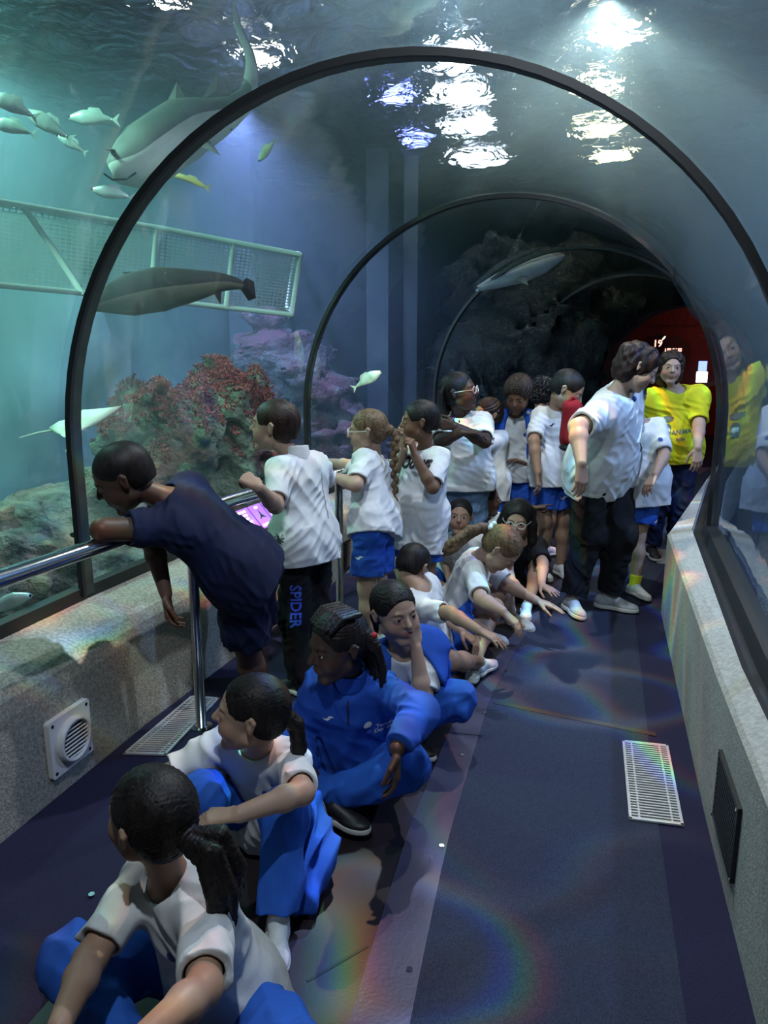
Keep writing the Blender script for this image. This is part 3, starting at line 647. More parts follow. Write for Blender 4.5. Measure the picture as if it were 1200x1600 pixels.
def person(name, label, Hh, pelvis, yaw, neck, head, look, armL, armR, legL, legR, skin='olive', top='tee', top_mat='shirt', bottom='shorts', bottom_mat='blue',
           hair='short', hair_mat='hair_black', extra=None, res=.0045, shoe='shoe_white', build=1.0, adult=False, yawh=None, group=None, hem=.0, sleeve=.84, handL={}, handR={}, sock=None, logos=(1, 1), seed=None, noshoes=False, leglen=.62, torso=.30, belly=0):
    """arm = (elbow target, wrist target, finger dir); leg = (knee target, ankle target, toe dir). targets are (px, py, sign) or (px,py,0,z) or arrays"""
    seed = seed if seed is not None else len(REPORT)*7+3
    build *= .93 if not adult else 1
    Hd = (.172 if not adult else .140)*Hh; b = build
    Pv = np.array(pelvis, float); yh = yaw if yawh is None else yawh
    fT = ydir(yaw); fH = ydir(yh); rH = nrm(np.cross(fH, UPZ))
    N_ = solve(Pv, neck, torso*Hh) if isinstance(neck, tuple) else np.array(neck, float)
    sp = nrm(N_-Pv); rT = nrm(np.cross(fT, sp)); fT = np.cross(sp, rT)
    HF = hframe(*look); Hc = solve(N_, head, (.125 if not adult else .105)*Hh) if isinstance(head, tuple) else np.array(head, float)
    Hc = N_+nrm(Hc-N_)*(.114 if not adult else .104)*Hh
    sw = (.085 if not adult else .105)*Hh*b**.5
    SL_, SR_ = N_-sp*.042*Hh-rT*sw, N_-sp*.042*Hh+rT*sw
    HLp, HRp = Pv-rH*.055*Hh*b**.5, Pv+rH*.055*Hh*b**.5
    def chain(p, spec, L1, L2):
        if spec is None: return None
        k = solve(p, spec[0], L1) if isinstance(spec[0], tuple) else np.array(spec[0], float)
        q = solve(k, spec[1], L2) if isinstance(spec[1], tuple) else np.array(spec[1], float)
        REPORT.append((name, round(np.linalg.norm(k-p)/L1, 2), round(np.linalg.norm(q-k)/L2, 2), np.round(k, 2), np.round(q, 2)))
        return k, q, nrm(np.array(spec[2], float))
    AL = chain(SL_, armL, .165*Hh, .145*Hh); AR = chain(SR_, armR, .165*Hh, .145*Hh)
    def dleg(hp):
        return (np.array([hp[0], hp[1], .285*Hh])+fH*.015, np.array([hp[0], hp[1], .055*Hh])-fH*.01, fH)
    LL = chain(HLp, legL or dleg(HLp), .235*Hh, .23*Hh); LR = chain(HRp, legR or dleg(HRp), .235*Hh, .23*Hh)
    base = np.array([Pv[0], Pv[1], 0.0]); E0 = empty(name, tuple(base), label, 'person', group)
    B_ = BodyShape(); s_ = Hh
    # torso
    m1 = (SL_*.62+N_*.38)-sp*.075*s_; m2 = (SR_*.62+N_*.38)-sp*.075*s_; m1 = m1-rT*.004; fw = fT*.012*s_
    TP = []    # torso cones reused by clothes
    for a, c in ((HLp+sp*.03*s_, m1), (HRp+sp*.03*s_, m2)): TP.append((a, c, .054*s_*b, .053*s_*b))
    TP.append((Pv+sp*.04*s_+fw*b*(1+belly), N_-sp*.09*s_+fw*.6, .054*s_*b*(1+belly*.25), .053*s_*b)); TP.append((SL_+rT*.012*s_, SR_-rT*.012*s_, .036*s_*b, .036*s_*b))
    if belly: TP.append((Pv+sp*.09*s_+fT*.03*s_*belly, Pv+sp*.12*s_+fT*.03*s_*belly, .066*s_*b, .062*s_*b))
    for a, c, r1, r2 in TP: B_.add(Cone(a, c, r1*.93, r2*.93, .05*s_))
    nb = Hc-HF[2]*.42*Hd*.7-HF[1]*.12*Hd
    B_.add(Cone(N_-sp*.02*s_, nb, .031*s_, .028*s_, .03*s_))
    B_.add(Cone(HLp, HRp, .052*s_*b, .052*s_*b, .05*s_))
    for hp, Lg in ((HLp, LL), (HRp, LR)):
        kn, an, toe = Lg; B_.add(Cone(hp, kn, .050*s_*b, .036*s_*b**.5, .03*s_), Cone(kn, kn+(an-kn)*.35, .034*s_*b**.5, .036*s_*b**.5, .02*s_), Cone(kn+(an-kn)*.35, an, .035*s_*b**.5, .0205*s_, .02*s_))
        ft = nrm(toe); B_.add(Cone(an-ft*.012*s_-UPZ*.012*s_, an+ft*.05*s_-UPZ*.022*s_, .016*s_, .012*s_, .01*s_), Cone(an+ft*.05*s_-UPZ*.022*s_, an+ft*.075*s_-UPZ*.025*s_, .012*s_, .010*s_, .01*s_))
    tips = {}
    for tg_, sh, A, hk, sd in (('L', SL_, AL, handL, -1), ('R', SR_, AR, handR, 1)):
        if A is None: continue
        el, wr, dv = A; B_.add(Cone(sh, el, .033*s_*b, .0255*s_*b**.5, .02*s_), Cone(el, el+(wr-el)*.3, .0255*s_*b**.5, .026*s_*b**.5, .012*s_), Cone(el+(wr-el)*.3, wr, .025*s_*b**.5, .0165*s_, .012*s_))
        kw = dict(curl=.35); kw.update(hk); pm = np.array(kw.pop('palm', -UPZ), float); side = kw.pop('side', sd)
        tips[tg_] = hand(B_, wr+nrm(dv)*.004, dv, pm, .108*s_*(1 if not adult else 1.0), side=side, **kw)
    late = head_shape(B_, Hc, HF, Hd)
    for p in late.add_: p.late = True
    for p in late.sub_: p.late = True
    B_.add_ += late.add_; B_.sub_ += late.sub_
    V, Fq = B_.mesh(res); q = (V-Hc)@HF.T/Hd
    sk = np.array(SKIN[skin]); col = np.tile(sk, (len(V), 1)); rel = (V-Hc); near = (np.abs(q) < .7).all(1)
    lip = near & (((q[:, 0]/.105)**2+((q[:, 2]+.235)/.042)**2) < 1) & (q[:, 1] > .34); lc = sk*np.array([.95, .62, .60]) if sk[0] > .1 else sk*np.array([1.6, 1.1, 1.1]); col[lip] = lc
    for sx in (-1, 1):
        br = near & (((q[:, 0]-sx*.14)/.095)**2+((q[:, 2]-.115+.35*(q[:, 0]-sx*.14)**2/.05)/.016)**2 < 1) & (q[:, 1] > .25); col[br] = sk*.35
        ch = near & (((q[:, 0]-sx*.17)**2+(q[:, 2]+.12)**2) < .012) & (q[:, 1] > .2); col[ch] = sk*np.array([1.04, .93, .92])
    # teeth/mouth line darker
    bo = fastmesh('body', V, Fq, M['skin'], E0, col)
    for (e, r), sx in zip(B_.eyes, (-1, 1)):
        eb = MB(); ns, nr = 12, 8
        def sph(c, r, mat, nm, par, cap=None):
            v = []; f = []
            for i in range(nr+1):
                th = (math.pi if cap is None else cap)*i/nr
                for j in range(ns): ph = 2*math.pi*j/ns; v.append(c+HF[1]*r*math.cos(th)+(HF[0]*math.cos(ph)+HF[2]*math.sin(ph))*r*math.sin(th))
            for i in range(nr):
                for j in range(ns): f.append((i*ns+j, i*ns+(j+1) % ns, (i+1)*ns+(j+1) % ns, (i+1)*ns+j))
            return meshobj(nm, v, f, mat, par, True)
        ey = sph(e, r, M['eye'], 'eye', E0); sph(e, r*1.012, M['iris'], 'iris', E0, .52)
    T = B_.T; ctx = dict(E=E0, T=T, F=HF, h=Hd, Hc=Hc, N=N_, P=Pv, sp=sp, rT=rT, fT=fT, SL=SL_, SR=SR_, AL=AL, AR=AR, LL=LL, LR=LR, HL=HLp, HR=HRp, s=s_, b=b, B=B_, res=res, tips=tips, TP=TP, seed=seed)
    # ---- hair
    if hair:
        Hs = hair_cap(Hd, T, HF, hair, seed)
        rt = {'pulled': (0, -.52, .05)}.get(hair, (0, -.25, .6)); amp = {'curly': .0, 'buzz': .0, 'short': .0016, 'mop': .006}.get(hair, .0022)
        st = strands(T, HF, Hd, amp*Hd/.2, 74 if hair != 'mop' else 30, rt, seed)
        Hs.disp = (lambda P: st(P)) if hair != 'curly' else (lambda P: wob(P, .007, .026, seed)+wob(P, .004, .013, seed+1))
        if extra and 'hair' in extra: extra['hair'](Hs, ctx)
        V, Fq = Hs.mesh(min(res, .004)); fastmesh('hair', V, Fq, M[hair_mat], E0)
    # ---- lower garment
    if bottom:
        Bs = Shape(); g_ = .010*s_/1.35; frac = {'shorts': .74, 'long': .97, 'half': .9}[bottom]; up_ = N_; cutp = Pv+sp*(.055*s_)
        Bs.add(Cone(HLp, HRp, .055*s_*b+g_*.6, .055*s_*b+g_*.6, .05*s_), Cone(Pv, Pv+sp*.07*s_, .054*s_*b+g_*.5, .048*s_*b+g_*.3, .05*s_, cuts=[(Pv+sp*.05*s_, sp)]))
        for a, c, r1, r2 in TP[:2]: Bs.add(Cone(a, a+(c-a)*.35, r1*.98+g_*.2, r1*.9, .05*s_, cuts=[(Pv+sp*.05*s_, sp)]))
        ends = []
        for hp, (kn, an, toe) in ((HLp, LL), (HRp, LR)):
            if bottom == 'shorts' or bottom == 'half':
                fl = .012 if bottom == 'shorts' else .018; e1 = hp+(kn-hp)*frac; dr = nrm(kn-hp); rr = .052*s_*b+g_+fl
                Bs.add(Cone(hp, e1+dr*.05, .053*s_*b+g_*.7, rr, .03*s_, cuts=[(e1, dr)])); ends.append(Cone(e1-dr*.05, e1+dr*.08, rr*.72, rr-.007, .004))
            else:
                Bs.add(Cone(hp, kn, .054*s_*b+g_*.8, .043*s_*b**.5+g_*1.3, .03*s_)); e1 = kn+(an-kn)*.93; dr = nrm(an-kn)
                lr = .036 if bottom_mat != 'jeans' else .033
                Bs.add(Cone(kn, e1+dr*.03, .043*s_*b**.5+g_*1.3, lr*s_+g_*.8, .03*s_, cuts=[(e1, dr)]))
        Bs.sub_ += ends
        dr_ = (.2, .1, 1.0)
        Bs.disp = lambda P: fold(P, .0095*s_/1.35, .085, seed+5, tuple(nrm(LL[0]-HLp)+nrm(np.cross(fH, UPZ))*.3))+fold(P, .0045*s_/1.35, .042, seed+46, (.5, .3, .6))
        V, Fq = Bs.mesh(res); lo = fastmesh({'shorts': 'shorts', 'long': 'trousers', 'half': 'shorts'}[bottom], V, Fq, M[bottom_mat], E0); ctx['Bs'] = Bs; ctx['bottom'] = lo
    # ---- upper garment
    Ts = Shape(); g_ = .0115*s_/1.35; long_ = top == 'jacket'
    if long_: g_ *= 1.5
    for a, c, r1, r2 in TP: Ts.add(Cone(a, c, r1+g_, r2+g_*.8, .05*s_))
    he = Pv-sp*(.035+hem)*s_; Ts.add(Cone(HLp+sp*.01*s_, HRp+sp*.01*s_, .057*s_*b+g_*1.3, .057*s_*b+g_*1.3, .05*s_), Cone(Pv+sp*.06*s_, he-sp*.03, .062*s_*b+g_*1.6, .066*s_*b+g_*1.6, .05*s_))
    for hp in (HLp, HRp): Ts.add(Cone(hp+sp*.04*s_, hp-sp*(.09+hem)*s_, .059*s_*b+g_*1.6, .064*s_*b+g_*1.8, .05*s_))
    Ts.add(Cone(N_-sp*.035*s_-rT*.03*s_, N_-sp*.035*s_+rT*.03*s_, .040*s_*b**.5, .040*s_*b**.5, .03*s_))
    for sh, A in ((SL_, AL), (SR_, AR)):
        if A is None: continue
        el, wr, dv = A
        if long_:
            Ts.add(Cone(sh, el, .038*s_*b+g_*.6, .033*s_+g_*.6, .03*s_)); e1 = el+(wr-el)*.93; dr = nrm(wr-el)
            Ts.add(Cone(el, e1+dr*.02, .033*s_+g_*.6, .024*s_+g_*.5, .02*s_, cuts=[(e1, dr)]))
        else:
            e1 = sh+(el-sh)*sleeve; dr = nrm(el-sh); rr = .0320*s_*b+g_*1.05
            Ts.add(Cone(sh, e1+dr*.04, .036*s_*b+g_*.9, rr, .028*s_, cuts=[(e1, dr)])); Ts.sub(Cone(e1-dr*.02, e1+dr*.07, rr*.72, rr-.004, .002))
    # neck opening follows the neck
    nd = nrm(nb-N_); Ts.sub(Cone(N_+sp*.006*s_+fT*.012*s_, N_+nd*.14*s_+fT*.015*s_, .040*s_, .052*s_, .004))
    fk = 1.35 if long_ else 1.0; Ts.disp = lambda P: fold(P, .0075*fk, .10, seed, tuple(sp*.8+rT*.5*(1 if seed % 2 else -1)))+fold(P, .0048*fk, .048, seed+40, tuple(rT*.7+sp*.5))
    Ts.post.append((he, -sp)); Ts.sub(Cone(he-sp*.10, he+sp*.012, .060*s_*b, .060*s_*b, .004))
    ctx['Ts'] = Ts
    if top:
        V, Fq = Ts.mesh(res); ctx['top'] = fastmesh({'tee': 't_shirt', 'jacket': 'jacket', 'polo': 'polo_shirt'}[top], V, Fq, M[top_mat], E0)
        if logos:
            ink = M['ink_white'] if top_mat == 'bluejkt' else M['ink_black']; sc = s_/1.35
            if logos[0]: decal('sports_logo', [[(x*sc, y*sc) for x, y in p] for p in SWOOSH], N_-sp*.082*s_+rT*.052*s_, -rT, sp, Ts, ink, ctx['top'], dirn=fT, reach=.10)
            if logos[1]: decal('school_badge', [circ(.0125*sc, 20)], N_-sp*.092*s_-rT*.048*s_, -rT, sp, Ts, M['ink_white'] if top_mat == 'bluejkt' else M['ink_blue'], ctx['top'], dirn=fT, reach=.10)
    # ---- shoes
    if not noshoes:
        for kn, an, toe in (LL, LR):
            t = nrm(toe); u = kn-an; u = nrm(u)+UPZ*.25; u = nrm(u-t*(u@t)); sd = np.cross(t, u); shoe_at(E0, an, t, u, sd, s_, shoe, sock, res)
    if extra and 'fn' in extra: extra['fn'](ctx)
    return ctx
def shoe_at(E0, an, t, u, sd, s_, mat, sock, res):
    L = .158*s_; F = np.array([sd, t, u]); g = lambda x, y, z: an+sd*x*L+t*y*L+u*z*L; so = -.235
    S_ = Shape(); S_.add(Ell(g(0, -.10, -.12), (.155*L, .20*L, .15*L), F, .05*L), Ell(g(0, .42, -.19), (.165*L, .28*L, .10*L), F, .05*L), Cone(g(0, 0, -.08), g(0, .40, -.16), .135*L, .10*L, .06*L), Cone(g(0, -.04, -.05), g(0, -.03, .06), .135*L, .125*L, .03*L))
    S_.add(Cone(g(0, .02, -.02), g(0, .30, -.15), .125*L, .11*L, .05*L)); S_.sub(Cone(g(0, -.04, .07), g(0, -.04, .2), .10*L, .11*L, .006)); S_.post.append((g(0, 0, so), -u))
    sh = None; V, Fq = S_.mesh(max(.0035, res*.8)); sh = fastmesh('shoe', V, Fq, M[mat], E0)
    S2 = Shape(); S2.add(Ell(g(0, -.10, -.25), (.165*L, .215*L, .20*L), F, .05*L), Ell(g(0, .42, -.25), (.175*L, .29*L, .20*L), F, .08*L), Cone(g(0, 0, -.25), g(0, .3, -.25), .14*L, .14*L, .06*L)); S2.post += [(g(0, 0, -.20), u), (g(0, 0, -.29), -u)]
    V, Fq = S2.mesh(max(.0035, res*.8)); fastmesh('sole', V, Fq, M['sole'], sh)
    mb = MB()
    for i in range(4):
        y = .12+.09*i; z = -.02-.045*i; mb.tube([g(-.075, y-.02, z-.03), g(-.03, y, z+.012), g(.03, y+.02, z+.012), g(.075, y+.03, z-.03)], .0028, 6)
    mb.build('laces', M['lace'], sh, True)
    if sock:
        S3 = Shape(); S3.add(Cone(g(0, -.03, 0), g(0, -.03, .33), .022*s_+.003, .026*s_+.003, .01, cuts=[(g(0, 0, .30), u)])); V, Fq = S3.mesh(.004); fastmesh('sock', V, Fq, M[sock], E0)
# ------------------------------------------------------------------ the tank: water, surface, walls, rocks
m, N, Lk, B = newmat('sea_water'); N.remove(B); out = [n for n in N if n.type == 'OUTPUT_MATERIAL'][0]
vs_ = N.new('ShaderNodeVolumeScatter'); vs_.inputs['Color'].default_value = (.58, .86, .95, 1); vs_.inputs['Density'].default_value = .092; vs_.inputs['Anisotropy'].default_value = .35
va = N.new('ShaderNodeVolumeAbsorption'); va.inputs['Color'].default_value = (.45, .80, .90, 1); va.inputs['Density'].default_value = .10
ad = N.new('ShaderNodeAddShader'); Lk.new(vs_.outputs[0], ad.inputs[0]); Lk.new(va.outputs[0], ad.inputs[1]); Lk.new(ad.outputs[0], out.inputs['Volume']); M['water'] = m
FLIP = -1
TL, TRR, ZT, ZB = -5.2, 4.6, 3.75, -1.3
pin = arch(TW+.012, TS, TR+.012, .58)
inner = [(-1.40, .58)]+pin+[(1.40, .58)]
prof = [(-1.40, ZB)]+inner+[(1.40, ZB), (TRR, ZB), (TRR, ZT), (TL, ZT), (TL, ZB)]
def sweepcap(prof, i0, i1):
    v, f = sweep(prof, i0, i1, True); k = len(prof)
    f.append(tuple(range(k))); f.append(tuple((i1-i0)*k+j for j in range(k))[::-1]); return v, f
v, f = sweepcap(prof, 1, I1)
bm = bmesh.new(); vv = [bm.verts.new(tuple(q)) for q in v]
for q in f: bm.faces.new([vv[i] for i in q])
bmesh.ops.triangulate(bm, faces=[x for x in bm.faces if len(x.verts) > 4]); bmesh.ops.recalc_face_normals(bm, faces=bm.faces[:])
me = bpy.data.meshes.new('sea_water'); bm.to_mesh(me); bm.free(); me.materials.append(M['water']); ob = bpy.data.objects.new('sea_water', me); COL.objects.link(ob); tag(ob, 'blue green water filling the tank around the tunnel', 'water', kind='stuff')
# tank walls and floor
M['tankwall'] = pmat('tank_rock_wall', (.10, .19, .20), (.24, .36, .36), 1.1, .9, bump=.6, bscale=5, detail=8, ramp=(.3, .75))
M['sand'] = pmat('gravel_bed', (.10, .12, .10), (.36, .38, .30), 22, .95, bump=.8, bscale=60, detail=8, ramp=(.42, .62))
def noisy_wall(o_, side, name, i0=1):
    v = []; f = []; nu, nv = 90, 26; rr = np.random.RandomState(3)
    for a in range(nu+1):
        t = i0+(I1-i0)*a/nu; i = min(int(t), I1-1); u_ = t-i
        for b in range(nv+1):
            z = ZB+(ZT+.6-ZB)*b/nv; p = off(i, o_, z)*(1-u_)+off(i+1, o_, z)*u_
            d, n = stat(i); w_ = float(wob(p[None], .22, 1.6, 5)[0]+wob(p[None], .10, .6, 6)[0]); v.append(p+np.array([n[0], n[1], 0])*w_*side)
    for a in range(nu):
        for b in range(nv): k = a*(nv+1)+b; f.append((k, k+1, k+nv+2, k+nv+1))
    return S(MB().add(v, f).build(name, M['tankwall'], smooth=True))
noisy_wall(TL+.35, 1, 'wall_tank_left'); noisy_wall(TRR-.35, -1, 'wall_tank_right')
d1, n1 = stat(1); p1 = RG[1]; q = [off(1, TL, ZB), off(1, TRR, ZB), off(1, TRR, 4.4), off(1, TL, 4.4)]
S(MB().add([off(0, TL, 4.4), off(0, TRR, 4.4), off(1, TRR, 4.4), off(1, TL, 4.4)], [(0, 1, 2, 3)]).build('wall_tank_rear', M['darkwall']))
v = []; f = []; nu, nv = 110, 60
for a in range(nu+1):
    t = 1+(I1-1)*a/nu; i = min(int(t), I1-1); u_ = t-i
    for b in range(nv+1):
        o_ = TL+(TRR-TL)*b/nv; p = off(i, o_, 0)*(1-u_)+off(i+1, o_, 0)*u_; dd = abs(o_)-1.4
        h = -.75+.28*max(0, 1.0-max(dd, 0)*.55)+.30*max(0, dd-2.2); h += float(wob(p[None], .08, .9, 21)[0]); h = min(h, .38) if dd > 0 else -.2; p[2] = h; v.append(p)
for a in range(nu):
    for b in range(nv): k = a*(nv+1)+b; f.append((k, k+1, k+nv+2, k+nv+1))
S(MB().add(v, f).build('floor_gravel', M['sand'], smooth=True))
# rippled surface of the water, seen from below
m, N, Lk, B = newmat('water_surface'); N.remove(B); out = [n for n in N if n.type == 'OUTPUT_MATERIAL'][0]
tr = N.new('ShaderNodeBsdfTransparent'); tr.inputs[0].default_value = (.8, .85, .9, 1); rf = N.new('ShaderNodeBsdfRefraction'); rf.inputs['IOR'].default_value = 1.25; rf.inputs['Roughness'].default_value = .02; gl = N.new('ShaderNodeBsdfGlossy'); gl.inputs['Roughness'].default_value = .06; gl.inputs[0].default_value = (.85, .9, .95, 1)
mx = N.new('ShaderNodeMixShader'); mx.inputs[0].default_value = .35; tc = N.new('ShaderNodeTexCoord'); n1_ = N.new('ShaderNodeTexNoise'); n1_.inputs['Scale'].default_value = 3.6; n1_.inputs['Detail'].default_value = 4; n1_.inputs['Distortion'].default_value = .6
Lk.new(tc.outputs['Object'], n1_.inputs['Vector']); bp = N.new('ShaderNodeBump'); bp.inputs['Strength'].default_value = 1.0; bp.inputs['Distance'].default_value = .16; Lk.new(n1_.outputs[0], bp.inputs['Height']); Lk.new(bp.outputs[0], gl.inputs['Normal']); Lk.new(bp.outputs[0], rf.inputs['Normal']); m2 = N.new('ShaderNodeMixShader'); m2.inputs[0].default_value = 1.0; Lk.new(tr.outputs[0], m2.inputs[1]); Lk.new(rf.outputs[0], m2.inputs[2])
Lk.new(m2.outputs[0], mx.inputs[1]); Lk.new(gl.outputs[0], mx.inputs[2]); Lk.new(mx.outputs[0], out.inputs[0]); M['surface'] = m
v = []; f = []; nu, nv = 160, 110
for a in range(nu+1):
    t = 1+(I1-1)*a/nu; i = min(int(t), I1-1); u_ = t-i
    for b in range(nv+1):
        o_ = TL+(TRR-TL)*b/nv; p = off(i, o_, 0)*(1-u_)+off(i+1, o_, 0)*u_; p[2] = 3.70; v.append(p)
v = np.array(v); v[:, 2] += wob(v, .020, .50, 31)+wob(v, .010, .22, 32)
for a in range(nu):
    for b in range(nv): k = a*(nv+1)+b; f.append((k, k+1, k+nv+2, k+nv+1)[::FLIP])
S(MB().add(v, f).build('ceiling_water_surface', M['surface'], smooth=True))
M['hallceil'] = pmat('hall_ceiling', (.05, .06, .07), (.09, .10, .11), 2, .9)
S(MB().add([off(0, TL, 5.2), off(0, TRR, 5.2), off(I1, TRR, 5.2), off(I1, TL, 5.2)], [(0, 1, 2, 3)]).build('ceiling', M['hallceil']))
def lampdisc(x, y, r, c, st, label):
    m = pmat('hall_lamp_glow', c, emit=(c, st)); e = empty('hall_lamp', (x, y, 4.15), label, 'lamp', label.split()[0]+' lamps hanging over the water'); MB().tube([(x, y, 4.13), (x, y, 4.15)], r, 24).build('lens', m, e); MB().tube([(x, y, 4.15), (x, y, 4.32)], [r*1.08, r*.6], 24).build('housing', M['black'], e)
for x, y, r, c, st in ((.60, 6.6, .22, (.8, .88, 1), 15), (.72, 7.4, .26, (.85, .9, 1), 15), (.9, 8.3, .26, (.8, .88, 1), 15), (1.15, 9.5, .26, (.85, .9, 1), 15), (.1, 7.5, .16, (.2, .25, 1), 15), (.35, 8.8, .16, (.2, .25, 1), 15), (1.9, 7.2, .16, (1, .88, .5), 15), (2.3, 8.4, .22, (1, .88, .5), 15), (2.7, 9.4, .22, (1, .88, .5), 15), (1.75, 6.2, .18, (1, .9, .6), 16), (-1.0, 6.6, .13, (1, .95, .85), 26), (-1.5, 5.6, .10, (1, .9, .75), 20)):
    cn_ = 'blue' if c[0] < .3 else 'white' if c[2] > .8 else 'yellowish'; lampdisc(x, y, r, c, st, cn_+' lamp shining down through the rippled water over the tunnel')
# rocks ------------------------------------------------------------------
def rockmat(name, c1, c2, c3, thr=.5):
    m, N, Lk, B = newmat(name); tc = N.new('ShaderNodeTexCoord'); no = N.new('ShaderNodeTexNoise'); no.inputs['Scale'].default_value = 5; no.inputs['Detail'].default_value = 8; Lk.new(tc.outputs['Object'], no.inputs['Vector'])
    cr = N.new('ShaderNodeValToRGB'); cr.color_ramp.elements[0].color = (*c1, 1); cr.color_ramp.elements[1].color = (*c2, 1); cr.color_ramp.elements[0].position = .38; cr.color_ramp.elements[1].position = .62; Lk.new(no.outputs[0], cr.inputs[0])
    n2 = N.new('ShaderNodeTexNoise'); n2.inputs['Scale'].default_value = 2.6; n2.inputs['Detail'].default_value = 6; Lk.new(tc.outputs['Object'], n2.inputs['Vector'])
    r2 = N.new('ShaderNodeValToRGB'); r2.color_ramp.elements[0].position = thr-.03; r2.color_ramp.elements[1].position = thr+.04; Lk.new(n2.outputs[0], r2.inputs[0])
    mx = N.new('ShaderNodeMixRGB'); Lk.new(r2.outputs[0], mx.inputs[0]); Lk.new(cr.outputs[0], mx.inputs[1]); mx.inputs[2].default_value = (*c3, 1); Lk.new(mx.outputs[0], B.inputs['Base Color']); B.inputs['Roughness'].default_value = .95
    bp = N.new('ShaderNodeBump'); bp.inputs['Strength'].default_value = 1; bp.inputs['Distance'].default_value = .05; n3 = N.new('ShaderNodeTexNoise'); n3.inputs['Scale'].default_value = 22; n3.inputs['Detail'].default_value = 8; Lk.new(tc.outputs['Object'], n3.inputs['Vector']); Lk.new(n3.outputs[0], bp.inputs['Height']); Lk.new(bp.outputs[0], B.inputs['Normal'])
    return m
M['rock1'] = rockmat('reef_rock', (.05, .07, .045), (.25, .28, .20), (.15, .06, .06), .56)
M['rock2'] = rockmat('purple_rock', (.035, .035, .05), (.12, .11, .13), (.11, .05, .07), .50)
M['rock3'] = rockmat('gravel_mound', (.04, .055, .05), (.22, .24, .19), (.22, .16, .16), .60)
M['rockdark'] = rockmat('dark_rock', (.008, .012, .012), (.03, .04, .035), (.012, .02, .02), .6)
M['redweed'] = pmat('red_seaweed', (.22, .045, .045), (.42, .12, .11), 12, .9)
def rock(name, parts, mat, label, seed, amp=.06, h=.035, weed=None):
    S_ = Shape(); S_.add(*[Ell(c, r, None, .12) for c, r in parts]); S_.disp = lambda P: wob(P, amp, .5, seed)+wob(P, amp*.5, .17, seed+1)+wob(P, amp*.2, .07, seed+2)
    V, Fq = S_.mesh(h); o = fastmesh(name, V, Fq, mat); tag(o, label, 'rock')
    if weed:
        nr = np.zeros((len(V), 3)); a = V[Fq[:, 1]]-V[Fq[:, 0]]; b_ = V[Fq[:, 2]]-V[Fq[:, 0]]; fn = np.cross(a, b_)
        for k in range(4): np.add.at(nr, Fq[:, k], fn)
        nr /= np.maximum(np.linalg.norm(nr, axis=1), 1e-9)[:, None]; r_ = np.random.RandomState(seed); sel = [i for i in range(len(V)) if weed(V[i], nr[i])]
        mb = MB(); r_.shuffle(sel)
        for i in sel[:4200]:
            p = V[i]; 
            for _ in range(4):
                d = nrm(nr[i]+r_.normal(size=3)*.7); q = p+d*r_.uniform(.008, .026); e_ = q+nrm(d+r_.normal(size=3)*.9)*r_.uniform(.008, .022); w_ = nrm(np.cross(d, r_.normal(size=3)))*.0045
                mb.add([p-w_, p+w_, q+w_, q-w_, e_], [(0, 1, 2, 3), (3, 2, 4)])
        wd = mb.build('seaweed', M['redweed'], o); wd['kind'] = 'stuff'; wd['label'] = 'red seaweed tufts'
    return o
R3 = lambda px, py, Y: aty(px, py, Y)
big = R3(310, 690, 5.0)
rock('reef_rock', [(R3(345, 640, 5.1), (.36, .34, .26)), (R3(290, 665, 5.1), (.42, .36, .22)), (R3(235, 690, 5.0), (.36, .3, .20)), (R3(310, 740, 5.1), (.58, .45, .50)), (R3(375, 700, 5.2), (.30, .36, .36)), (R3(330, 850, 5.2), (.75, .5, .6))], M['rock1'], 'large reef rock topped with red seaweed behind the boy in the white polo', 41, .07, .028,
     lambda p, n: ((n[2] > .35 and p[2] > .98+.12*math.sin(9*p[0])) or (math.sin(7*p[0]+3*p[2])*math.sin(8*p[2]+2*p[0]) > .55 and p[0] > -1.5)) and n[1] < .5)
rock('boulder', [(R3(480, 620, 7.3), (.30, .4, .45)), (R3(500, 680, 7.3), (.45, .45, .6)), (R3(430, 640, 7.6), (.5, .4, .9)), (R3(480, 760, 7.3), (.9, .6, .7)), (R3(410, 560, 7.8), (.22, .3, .30))], M['rock2'], 'tall purplish boulder to the right of the seaweed rock', 43, .09, .04)
rock('gravel_mound', [(R3(120, 790, 3.9), (.34, .36, .16)), (R3(70, 860, 3.7), (.5, .5, .26)), (R3(0, 880, 3.5), (.5, .5, .22)), (R3(200, 860, 3.9), (.5, .5, .3))], M['rock3'], 'low mound of gravel and shell at the foot of the left glass', 45, .05, .025)
rock('dark_boulder', [(R3(830, 560, 9.5), (.9, .6, 1.2)), (R3(740, 620, 9.3), (.7, .6, .9)), (R3(780, 480, 9.8), (.7, .6, .8)), (R3(880, 480, 10.5), (.9, .6, .8))], M['rockdark'], 'dark rock outcrop beyond the third arch', 47, .12, .07)
rock('rock_ledge', [(off(5, 2.5, 1.7), (.30, .4, .12)), (off(5, 2.7, 1.3), (.4, .4, .3)), (off(4, 3.2, 1.1), (.5, .4, .35)), (off(5, 2.6, .4), (.5, .6, .7)), (off(4, 3.0, .2), (.7, .6, .7))], M['rock2'], 'shadowy rock behind the right glass', 49, .07, .035)
# pillars of the tank
M['pillar'] = pmat('pale_pillar', (.035, .055, .07), (.07, .10, .12), 3, .9, bump=.4, bscale=12)
for px, Y, w_, lb in ((385, 8.6, .30, 'pale square pillar behind the net frame'), (590, 8.6, .24, 'blue grey pillar beyond the second arch, nearer the arch'), (640, 8.9, .16, 'thin blue grey pillar to the right of the wider one')):
    p = R3(px, 560, Y); tag(MB().box((p[0], p[1], 1.2), (w_, w_, 5)).build('tank_pillar', M['pillar']), lb, 'pillar')
